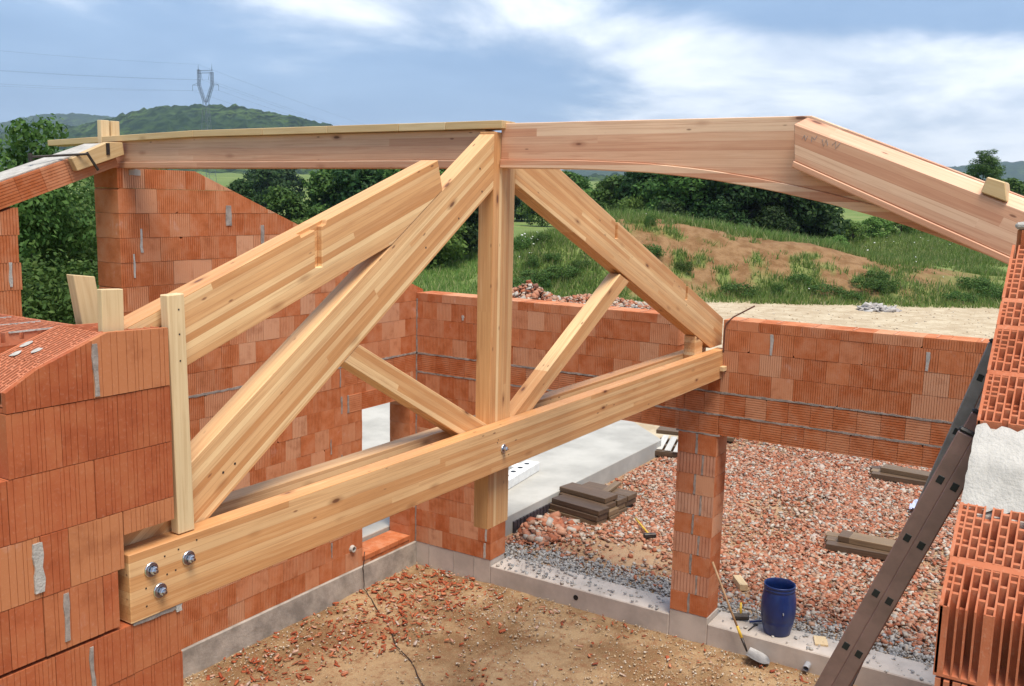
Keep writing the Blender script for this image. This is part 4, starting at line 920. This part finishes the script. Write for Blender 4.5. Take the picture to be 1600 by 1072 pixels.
# ------------------------------------------------------------------ rubble, gravel, chips
def scatter(name, pts, size, m, flat=.45, zbase=-.1, jit=1.0, slim=1.0):
    n = len(pts); sc = size[0]+(size[1]-size[0])*RNG.random(n)**2.2
    base = np.array([(x, y, z) for z in (-1, 1) for y in (-1, 1) for x in (-1, 1)], float)
    B = base[None]*(1+.45*(RNG.random((n, 8, 3))-.5)); dims = np.stack([sc, sc*(.45+.5*RNG.random(n))*slim, sc*flat*(.4+.8*RNG.random(n))], -1)*.5
    B = B*dims[:, None, :]
    a = RNG.random(n)*6.283; ti = (RNG.random(n)-.5)*1.3*jit; tj = (RNG.random(n)-.5)*1.0*jit
    def rot(B, t, i, j):
        c, s_ = np.cos(t)[:, None], np.sin(t)[:, None]; x, y = B[..., i]*c-B[..., j]*s_, B[..., i]*s_+B[..., j]*c; B = B.copy(); B[..., i] = x; B[..., j] = y; return B
    B = rot(B, ti, 0, 2); B = rot(B, tj, 1, 2); B = rot(B, a, 0, 1)
    B = B+np.array(pts)[:, None, :]
    q = np.array([(0, 2, 3, 1), (4, 5, 7, 6), (0, 1, 5, 4), (1, 3, 7, 5), (3, 2, 6, 7), (2, 0, 4, 6)])
    Q = (q[None]+8*np.arange(n)[:, None, None]).reshape(-1, 4)
    o = link(name, fast_mesh(name, B.reshape(-1, 3), Q), m); tag(o, kind='stuff'); return o
def pts_in(n, u0, u1, v0, v1, z, dens=None):
    P = np.stack([RNG.uniform(u0, u1, n), RNG.uniform(v0, v1, n)], -1)
    if dens is not None: P = P[RNG.random(n) < dens(P[:, 0], P[:, 1])]
    return np.concatenate([P, (z+RNG.random(len(P))*.03)[:, None]], 1)
def dens_rub(u, v):
    edge = sstep(11.0, 12.1, u+.12*(v-3)*0); sandy = 1-.75*sstep(13.2, 12.4, u)*sstep(3.9, 4.6, v)*sstep(6.9, 6.0, v)
    far = 1-.55*sstep(17, 23, u); return edge*sandy*far*sstep(7.42, 7.3, v)*np.clip(.30+1.2*sstep(.28, .56, fbm(u*.6, v*.9, 4)), 0, 1)
scatter('brick_rubble', pts_in(175000, 11.3, 24, -3.5, 7.4, -.128, dens_rub), (.014, .080), M_CHIPS)
scatter('concrete_lumps', pts_in(170, 12.0, 21, -2.5, 7.0, -.135, lambda u, v: .3+.7*sstep(.5, .6, fbm(u*.5, v*.5, 14))), (.05, .17), M_LUMP, flat=.5)
scatter('brick_rubble_heap', np.concatenate([pts_in(130, 11.7, 12.9, 6.7, 7.35, -.1), pts_in(30, 11.9, 12.5, 7.0, 7.35, -.03)]), (.05, .2), M_CHIPS, flat=.5)
scatter('grey_gravel', pts_in(9000, UB+TH+.1, 11.9, -.5, 7.3, -.135, lambda u, v: sstep(12.0, 11.4, u+.25*fbm(u, v*1.2, 6))*.9), (.018, .05), M_GRAVEL, flat=.8)
def red_zone(u, v):
    a = np.exp(-((v-7.55)/.55)**2)*sstep(5.5, 6.5, u); b_ = np.exp(-(((u-9.3)/.9)**2+((v-7.3)/.8)**2)); c = np.exp(-(((u-8.3)/.5)**2+((v-5.6)/.4)**2))*.35; d = np.exp(-((u-10.2)/.25)**2)*.22
    return np.clip((a*.8+b_+c+d)*(.2+1.1*fbm(u*1.6, v*1.6, 9)), 0.025, .9)
scatter('red_brick_chips', pts_in(15000, 5.5, 10.5, 2.0, 8.22, -.335, red_zone), (.012, .085), M_CHIPRED, flat=.22, jit=.7, slim=.5)
scatter('pale_pebbles', pts_in(14000, 5.5, 10.5, 1.5, 8.2, -.338, lambda u, v: .25+.7*sstep(.45, .6, fbm(u*.8, v*.8, 12))), (.008, .028), M_PEBBLE, flat=.7)
scatter('sill_crumbs', np.concatenate([pts_in(420, UB+.02, UB+TH+.1, 4.3, 6.85, -.079, lambda u, v: .4+.6*sstep(5, 6.4, v)), pts_in(120, UB+.02, UB+TH+.1, .5, 3.6, -.079)]), (.008, .05), M_GRAVEL, flat=.4, jit=.3)
scatter('track_stones', np.array([[*uv_of(RNG.uniform(-2, 30), RNG.uniform(40, 53)), -.40] for _ in range(700)]), (.03, .10), M_PEBBLE, flat=.5)
def heap(name, label, cat, s0, d0, r, h, n, m, size, flat=.6):
    t = RNG.random(n)*6.283; q = np.sqrt(RNG.random(n))*r; P = []
    for a, b_ in zip(t, q): P.append((*uv_of(s0+b_*math.cos(a)*1.3, d0+b_*math.sin(a)), gz(s0, d0)+h*(1-(b_/r))*random.uniform(.75, 1)))
    o = scatter(name, np.array(P), size, m, flat); del o['kind']; tag(o, label, cat)
heap('rubble_heap', 'pointed heap of brick rubble on the track right of the king post', 'heap', .7, 47, 2.0, 1.5, 1500, M_CHIPS, (.08, .34))
heap('rubble_heap', 'low spread of rubble on the track behind the truss rafter', 'heap', 4.2, 48.5, 2.8, .8, 1100, M_CHIPS, (.08, .28))
heap('gravel_heap', 'small grey gravel heap on the track behind the sloping brace', 'heap', 5.5, 43.0, 1.3, .85, 1200, M_GRAVEL, (.05, .16))
heap('stone_pile', 'low pile of flat grey stone slabs on the track in front of the mound', 'stone pile', 19.6, 50.5, .9, .30, 60, island_mat('grey_slabs', [(0, (.32, .29, .28)), (.5, (.42, .39, .37)), (1, (.5, .48, .46))]), (.3, .7), .2)

# ------------------------------------------------------------------ vegetation
def leaf_quads(C, N, size, rng):
    """C centres, N normals -> two-triangle leaf diamonds"""
    n = len(C); r = rng.normal(size=(n, 3)); a = np.cross(N, r); a /= np.linalg.norm(a, axis=1)[:, None]+1e-9; b = np.cross(N, a)
    s = size*(.6+.8*rng.random(n))[:, None]; V = np.stack([C-a*s, C+b*s*.55+N*s*.12, C+a*s, C-b*s*.55+N*s*.12], 1)
    return V.reshape(-1, 3), np.arange(n*4).reshape(-1, 4)
def crown_mesh(name, h, rad, base, nclump, nleaf, leaf, seed, shape=1.0, spiky=0.):
    rng = np.random.default_rng(seed); Cs = []; Ns = []
    for k in range(nclump):
        t = rng.random(); zc = base+(h-base)*(.08+.88*t); rr = rad*math.sqrt(max(.05, 1-abs(2*t-.75)**2.2/2.0))*(.35+.65*rng.random()**.6)*(1-.45*t*shape); a = rng.random()*6.283
        c = np.array([rr*math.cos(a), rr*math.sin(a), zc]); cr = rad*(.20+.20*rng.random())
        if spiky and rng.random() < spiky: c[2] = h*(.92+.14*rng.random()); c[:2] *= .45; cr *= .55
        m = int(nleaf/nclump*(cr/(rad*.3))**2); d = rng.normal(size=(m, 3)); d /= np.linalg.norm(d, axis=1)[:, None]
        d[:, 2] = d[:, 2]*.8+.12; q = c+d*cr*(.62+.5*rng.random((m, 1)))*np.array([1, 1, .82])
        Cs.append(q); nn_ = d+rng.normal(size=(m, 3))*.55+np.array([0, 0, .35]); Ns.append(nn_/np.linalg.norm(nn_, axis=1)[:, None])
    C = np.concatenate(Cs); N = np.concatenate(Ns); V, Q = leaf_quads(C, N, leaf, rng); return fast_mesh(name, V, Q)
def trunk_mesh(name, h, r, base, rad, seed, nb=9):
    rng = random.Random(seed); mb = MB(); pts = [(0, 0, -.4)]; x = y = 0
    for k in range(1, 7): x += rng.uniform(-.05, .05)*h*.2; y += rng.uniform(-.05, .05)*h*.2; pts.append((x, y, h*.88*k/6))
    mb.tube(pts, [r*(1-.85*k/6) for k in range(7)], 7)
    for k in range(nb):
        t = rng.uniform(.22, .8); i = int(t*6); p = Vector(pts[i]).lerp(Vector(pts[min(6, i+1)]), t*6-i); a = rng.random()*6.283; L = rad*rng.uniform(.5, .95)*(1.1-t*.6)
        q = p+Vector((math.cos(a)*L*.55, math.sin(a)*L*.55, L*.35)); e = p+Vector((math.cos(a+.2)*L, math.sin(a+.2)*L, L*.75)); mb.tube([p, q, e], [r*.38*(1-t*.5), r*.22, r*.06], 5)
    return mb.mesh(name, smooth=True)
KIND = {}
ORD = 'first second third fourth fifth sixth seventh eighth ninth tenth eleventh twelfth thirteenth fourteenth fifteenth sixteenth'.split()
def kind(nm, h, rad, base, nclump, nleaf, leaf, m, seed, shape=1., spiky=0., tr_=.18):
    KIND[nm] = (crown_mesh('crown', h, rad, base, nclump, nleaf, leaf, seed, shape, spiky), trunk_mesh('trunk', h, tr_, base, rad, seed), m, h)
kind('near_a', 9, 3.4, 1.0, 110, 34000, .075, M_LEAFD, 1, .7, .12, .2); kind('near_b', 7.5, 3.0, .4, 100, 30000, .075, M_LEAF, 2, .6, 0, .16); kind('near_c', 8.6, 2.2, 1.0, 70, 20000, .075, M_LEAF, 3, 1.0, .3, .14)
kind('round', 7, 3.4, .6, 60, 6500, .22, M_LEAFD, 4, .5); kind('oak', 9, 4.6, .8, 80, 8500, .26, M_LEAFD, 5, .55); kind('ash', 8, 3.2, .8, 55, 6000, .22, M_LEAF, 6, .8, .1); kind('bush', 3.2, 2.4, 0., 45, 4500, .15, M_LEAFY, 7, .3); kind('willow', 5.5, 3.2, .2, 55, 6000, .17, M_LEAFY, 8, .4)
kind('shrub', 1.1, 1.3, -.1, 34, 2200, .075, M_LEAF, 9, .2, 0, .03); kind('oak_b', 8.5, 4.4, .6, 75, 8000, .25, M_LEAF, 15, .5, .08); kind('far', 10, 5.5, .3, 50, 2600, .55, M_LEAFD, 10, .5); kind('far_b', 9, 5.0, .3, 45, 2400, .5, M_LEAF, 12, .6)
PLANTED = {}
def plant(kd, name, s, d, sc=1., label='', cat='tree', group=None, sz=None, dz=0.):
    cm, tm, m, h = KIND[kd]; u, v = uv_of(s, d); z = gz(s, d)+dz
    t = thing(name, label, cat, (u, v, z), group); a = random.random()*6.283
    for nm, me, mm in (('crown', cm, m), ('trunk', tm, M_BARK)):
        o = link(nm, me, mm, t); o.matrix_basis = Matrix.Rotation(a, 4, 'Z') @ Matrix.Diagonal((sc*random.uniform(.92, 1.1), sc*random.uniform(.92, 1.1), (sz or sc), 1))
    return t
def at(x, d): return (x-800)/FPX*d
# dark trees just outside the doorway
def plant_top(kd, x, d, ytop, wide, lb):
    z0 = gz(at(x, d), d); zt = HCAM+(yh(x)-ytop)/FPX*d
    return plant(kd, 'tree', at(x, d), d, wide, lb, sz=(zt-z0)/max(v.co.z for v in KIND[kd][0].vertices))
plant_top('near_c', 50, 17, 178, .62, 'tall thin tree whose tip stands above the low end of the sloping lintel')
for x, d, yt, sc, kd, lb in ((-45, 20, 240, .85, 'near_a', 'dark leafy tree at the picture edge behind the brick pier'), (85, 19, 268, .85, 'near_b', 'dark bushy tree filling the doorway under the sloping lintel'), (115, 15.5, 385, .60, 'near_b', 'low leafy bush in front of the dark trees in the doorway'), (158, 24, 214, .3, 'near_c', 'tree whose top shows above the clamp and sloping lintel'), (10, 28, 262, .8, 'near_a', 'broad dark tree behind the tall thin one beyond the lintel'), (212, 34, 246, .7, 'near_b', 'leafy tree behind the twin upright block ends')):
    plant_top(kd, x, d, yt, sc, lb)
# middle distance between gable and king post
plant('round', 'tree', at(378, 92), 92, .62, 'small round dark tree standing alone on the field above the gable rake', dz=1.6)
for k, (x, d, sc, kd) in enumerate(((440, 84, .75, 'ash'), (470, 78, .72, 'willow'), (425, 70, .66, 'willow'), (505, 92, .85, 'ash'), (545, 96, .95, 'oak_b'), (590, 92, 1.0, 'oak'), (625, 86, .95, 'ash'), (655, 80, .95, 'oak_b'), (690, 82, 1.0, 'oak'), (730, 84, .95, 'round'), (445, 60, .7, 'bush'), (480, 57, .75, 'bush'), (520, 66, .8, 'bush'), (560, 72, .9, 'willow'), (610, 70, .85, 'willow'), (660, 72, .95, 'willow'), (700, 76, .9, 'round'))):
    plant(kd, 'tree' if kd != 'bush' else 'bush', at(x, d), d, sc, ORD[k]+' tree listed outward from the gable rake in the leafy thicket' if False else ('green tree in the leafy thicket between the gable rake and the king post' if kd != 'bush' else ('leftmost', 'middle', 'rightmost')[k-10]+' of three bright green bushes at the foot of the thicket beside the gable rake'), 'tree' if kd != 'bush' else 'bush', 'trees in the thicket left of the king post' if kd != 'bush' else 'bushes at the foot of the thicket')
# right of the post, behind the mound
for k, (x, d, sc, kd) in enumerate(((842, 135, .9, 'willow'), (885, 112, .85, 'ash'), (918, 104, .85, 'willow'), (950, 98, .8, 'ash'), (988, 93, .8, 'willow'), (1020, 98, .95, 'oak'), (1060, 92, .95, 'oak_b'), (1100, 94, 1.0, 'oak'), (1145, 90, .98, 'oak'), (1185, 92, .92, 'oak_b'), (1225, 90, .92, 'oak'), (1262, 92, .85, 'round'), (1120, 86, .6, 'round'), (1200, 86, .55, 'round'), (1040, 88, .6, 'round'))):
    plant(kd, 'tree', at(x, d), d, sc, ORD[k]+' tree from the king post in the row behind the earth mound' if k < 13 else ('low '+('first', 'second', 'third')[k-13]+' undergrowth tree in front of the dark row behind the mound'), 'tree', 'trees in the row behind the mound')
for k, (x, d, sc) in enumerate(((1290, 92, .55), (1325, 95, .6), (1360, 99, .62), (1400, 103, .6), (1435, 107, .55), (1470, 110, .5), (1300, 84, .42), (1510, 113, .5), (1550, 116, .5))):
    plant('bush', 'bush', at(x, d), d, sc, ORD[k]+' low bush in the meadow hedge counting from the dark trees towards the hollow wall', 'bush', 'bushes along the top of the meadow', dz=.2)
plant_top('near_c', 1521, 112, 235, 1.3, 'lone tree showing above the back of the curved beam against the clouds')
for (x, d, yt, sc, lb) in ((1497, 115, 268, .9, 'leafy tree just left of the lone tall one above the curved beam'), (1550, 118, 276, 1.0, 'leafy tree just right of the lone tall one above the curved beam')): tag(plant_top('ash', x, d, yt, sc, lb), group='trees flanking the lone tree')
for k in range(46):
    if k < 22: x = random.uniform(400, 760); d = random.uniform(150, 420)
    elif k < 34: x = random.uniform(800, 1060); d = random.uniform(140, 380)
    else: x = random.uniform(1470, 1680); d = random.uniform(150, 420)
    plant(random.choice(['far', 'far_b']), 'tree', at(x, d), d, random.uniform(.65, .95), 'distant tree in the scattered hedgerows of the valley', 'tree', 'distant hedgerow trees')
# shrubs on the mound
spots = [(812, 54), (835, 55.5), (862, 57.5), (875, 56), (905, 57), (850, 54.5), (830, 57), (1010, 57.5), (1068, 56.5), (1150, 54.5), (1245, 56), (1290, 55), (1350, 55.6), (1365, 56.5), (1330, 54), (1215, 54.6), (1010, 60.5), (820, 60), (815, 63), (1520, 57), (1550, 55.5), (1500, 54.5), (845, 60), (1385, 55)]
for k, (x, d) in enumerate(spots):
    plant('shrub', 'shrub', at(x, d), d, random.uniform(.3, .85), 'low green shrub growing on the face of the earth mound', 'shrub', 'shrubs on the earth mound', sz=random.uniform(.3, .62))
def tufts(name, n, fn, hgt, m, blades=7, seed=3):
    rng = np.random.default_rng(seed); V = []; 
    s, d = fn(n, rng); z = height(s, d); u = FH.x*d+RH.x*s; v = FH.y*d+RH.y*s; n = len(s)
    C = np.repeat(np.stack([u, v, z], -1), blades, 0); N_ = len(C); C[:, :2] += rng.normal(size=(N_, 2))*.16
    a = rng.random(N_)*6.283; h = np.repeat(hgt*(.5+rng.random(n)), blades)*(.6+.6*rng.random(N_)); w_ = .018+.03*rng.random(N_); lean = rng.normal(size=(N_, 2))*.35*h[:, None]
    dx, dy = np.cos(a)*w_, np.sin(a)*w_
    A = C.copy(); A[:, 0] -= dx; A[:, 1] -= dy; A[:, 2] -= .05; B = C.copy(); B[:, 0] += dx; B[:, 1] += dy; B[:, 2] -= .05; T = C.copy(); T[:, :2] += lean; T[:, 2] += h
    V = np.stack([A, B, T], 1).reshape(-1, 3); o = link(name, fast_mesh(name, V, np.arange(N_*3).reshape(-1, 3)), m); tag(o, kind='stuff'); return o
def f_mound(n, rng):
    s = rng.uniform(0, 34, n*3); d = rng.uniform(52.5, 72, n*3); mp = 800+FPX*s/60; nz = fbm(s*.25, d*.25, 5, 4)
    thr = np.where(mp < 960, sstep(.60, .48, nz), np.where(mp > 1330, sstep(.46, .32, nz), sstep(.36, .22, nz))); thr = np.maximum(thr, sstep(.52, .60, fbm(s*.8, d*.8, 44, 3))*.9); thr = np.maximum(thr, sstep(55.5, 53, d)*.5)
    k = rng.random(n*3) < thr*.6+.008; return s[k][:n], d[k][:n]
tufts('mound_grass', 11000, f_mound, .34, M_GRASS, 7, 3)
def f_mead(n, rng): 
    d = rng.uniform(70, 118, n); s = d*rng.uniform(.28, .58, n); return s, d
tufts('meadow_grass', 9000, f_mead, .45, M_GRASS, 6, 4)
def f_left(n, rng):
    d = rng.uniform(48, 90, n); s = d*rng.uniform(-.32, .02, n); return s, d
tufts('thicket_grass', 6000, f_left, .4, M_GRASS, 6, 5)
def f_ridge(n, rng):
    s = rng.uniform(5, 24, n); d = 66.5-.06*s+rng.uniform(0, 5, n); return s, d
tufts('ridge_grass', 3500, f_ridge, .6, M_GRASS, 7, 6)
fl = MB(); 
fp = []
for _ in range(45):
    x, d = random.choice([(random.uniform(808, 840), random.uniform(57, 62)), (random.uniform(900, 1560), random.uniform(54, 70)), (random.uniform(1300, 1500), random.uniform(80, 100))]); s_ = at(x, d); fp.append((*uv_of(s_, d), gz(s_, d)+.5))
scatter('wild_flowers', np.array(fp), (.05, .14), M_FLOWER, .6)

# ------------------------------------------------------------------ pylon, wires, houses
def pylon():
    d0 = 420.0; s0 = at(326, d0); u0, v0 = uv_of(s0, d0); zb = gz(s0, d0); t = thing('electricity_pylon', 'tall steel lattice pylon rising above the wooded hill', 'pylon', (u0, v0, zb))
    k = d0/FPX; zc = lambda y: HCAM+(yh(326)-y)*k
    cx = Vector((RH.x, RH.y, 0)).lerp(Vector((FH.x, FH.y, 0)), -.45).normalized(); dy = Vector((-cx.y, cx.x, 0)); O = Vector((u0, v0, 0))
    def pt(x, y, z): return O+cx*x+dy*y+Vector((0, 0, z))
    r = .085
    def lattice(name, a0, a1, w0, w1, n):
        mb = MB(); 
        for sx, sy in ((-1, -1), (1, -1), (1, 1), (-1, 1)):
            mb.tube([pt(a0[0]+sx*w0, sy*w0, a0[1]), pt(a1[0]+sx*w1, sy*w1, a1[1])], r, 4)
        for i in range(n):
            t0, t1 = i/n, (i+1)/n
            for (p, q) in (((-1, -1), (1, -1)), ((1, -1), (1, 1)), ((1, 1), (-1, 1)), ((-1, 1), (-1, -1))):
                f = lambda tt, c: pt(a0[0]+(a1[0]-a0[0])*tt+c[0]*(w0+(w1-w0)*tt), c[1]*(w0+(w1-w0)*tt), a0[1]+(a1[1]-a0[1])*tt)
                mb.tube([f(t0, p), f(t1, q)], r*.55, 4); mb.tube([f(t1, p), f(t1, q)], r*.5, 4)
        mb.build(name, M_PYLON, t)
    zw = zc(165); lattice('tower_body', (0, zb), (0, zw), 2.6, .9, 9)
    lattice('fork_arm', (-.6, zw), (-3.2, zc(140)), .55, .5, 4); lattice('fork_arm', (.6, zw), (3.4, zc(140)), .55, .5, 4)
    lattice('fork_arm', (-3.2, zc(140)), (-3.2, zc(117)), .5, .45, 4); lattice('fork_arm', (3.4, zc(140)), (3.4, zc(121)), .5, .45, 4)
    mb = MB()
    for z in (zc(118), zc(122)): mb.tube([pt(-4.0, 0, z), pt(4.0, 0, z)], r*1.4, 4)
    for i in range(8): mb.tube([pt(-4+i, 0, zc(118)), pt(-3+i, 0, zc(122))], r*.7, 4)
    for x in (-3.4, 3.4): mb.tube([pt(x, 0, zc(118)), pt(x, 0, zc(109))], [r*1.6, r*.5], 4)
    mb.build('cross_arm', M_PYLON, t)
    for sx in (-1, 1):
        mb = MB(); mb.tube([pt(sx*3.4, 0, zc(140)), pt(sx*6.6, 0, zc(139.5))], r, 4); mb.tube([pt(sx*3.4, 0, zc(136)), pt(sx*6.6, 0, zc(139.5))], r*.8, 4); mb.build('side_arm', M_PYLON, t)
        MB().tube([pt(sx*6.6, 0, zc(139.5)), pt(sx*6.6, 0, zc(148))], r*.9, 5).build('insulator', M_PYLON, t)
    for x in (-1.6, 1.6): MB().tube([pt(x*1.3, 0, zc(122)), pt(x, 0, zc(132))], r*.9, 5).build('insulator', M_PYLON, t)
    for i, (x, z) in enumerate(((-6.6, zc(148)), (6.6, zc(148)), (-1.6, zc(132)), (1.6, zc(132)), (-3.4, zc(109)))):
        for sgn, nm in ((1, 'towards the truss'), (-1, 'towards the picture edge')):
            P = []
            for k_ in range(13):
                tt = k_/12; L = 330*tt; P.append(pt(x, -sgn*L, z-(38*tt*(1-tt*.45) if sgn > 0 else 30*tt*(1-tt*.3))))
            MB().tube(P, .028, 3).build('wire', M_PYLON, t)
pylon()
def house(label, x, d, w_, h, y):
    s = at(x, d); u, v = uv_of(s, d); z = gz(s, d); t = thing('house', label, 'house', (u, v, z)); m4 = Matrix.Translation((u, v, z)) @ Matrix.Rotation(HEAD+.4, 4, 'Z')
    MB().box(-4, 4, -w_/2, w_/2, -2, h).build('wall', M_WHITEP, t, mat4=m4)
    mb = MB().prism([(-w_/2-.4, 0), (w_/2+.4, 0), (0, 2.6)], -4.3, 4.3); mb.build('roof', M_BRICK, t, mat4=m4 @ Matrix.Translation((0, 0, h+.02)) @ Matrix.Rotation(math.pi/2, 4, 'Z'))
    for k in (-1, 1): MB().box(-4.06, -3.95, k*w_*.22-.5, k*w_*.22+.5, h*.4, h*.4+1.2).build('window', M_BLACK, t, mat4=m4)
house('small white house far off under the curved beam near the king post', 1012, 520, 11, 5, 0)
house('small pale house far off behind the upper end of the notched rafter', 735, 560, 12, 5, 0)

# ------------------------------------------------------------------ air
hz = MB().box(-7200, 7200, -7200, 7200, -40, 620)
mh = bpy.data.materials.new('haze_air'); mh.use_nodes = True; t = NT(mh.node_tree); t.n.clear()
o_ = t.new('ShaderNodeOutputMaterial'); pv = t.new('ShaderNodeVolumePrincipled'); pv.inputs['Color'].default_value = (.62, .76, .95, 1); pv.inputs['Density'].default_value = .00012; pv.inputs['Anisotropy'].default_value = .2
t.l.new(pv.outputs[0], o_.inputs['Volume'])
HZ = hz.build('haze', mh); tag(HZ, kind='stuff')
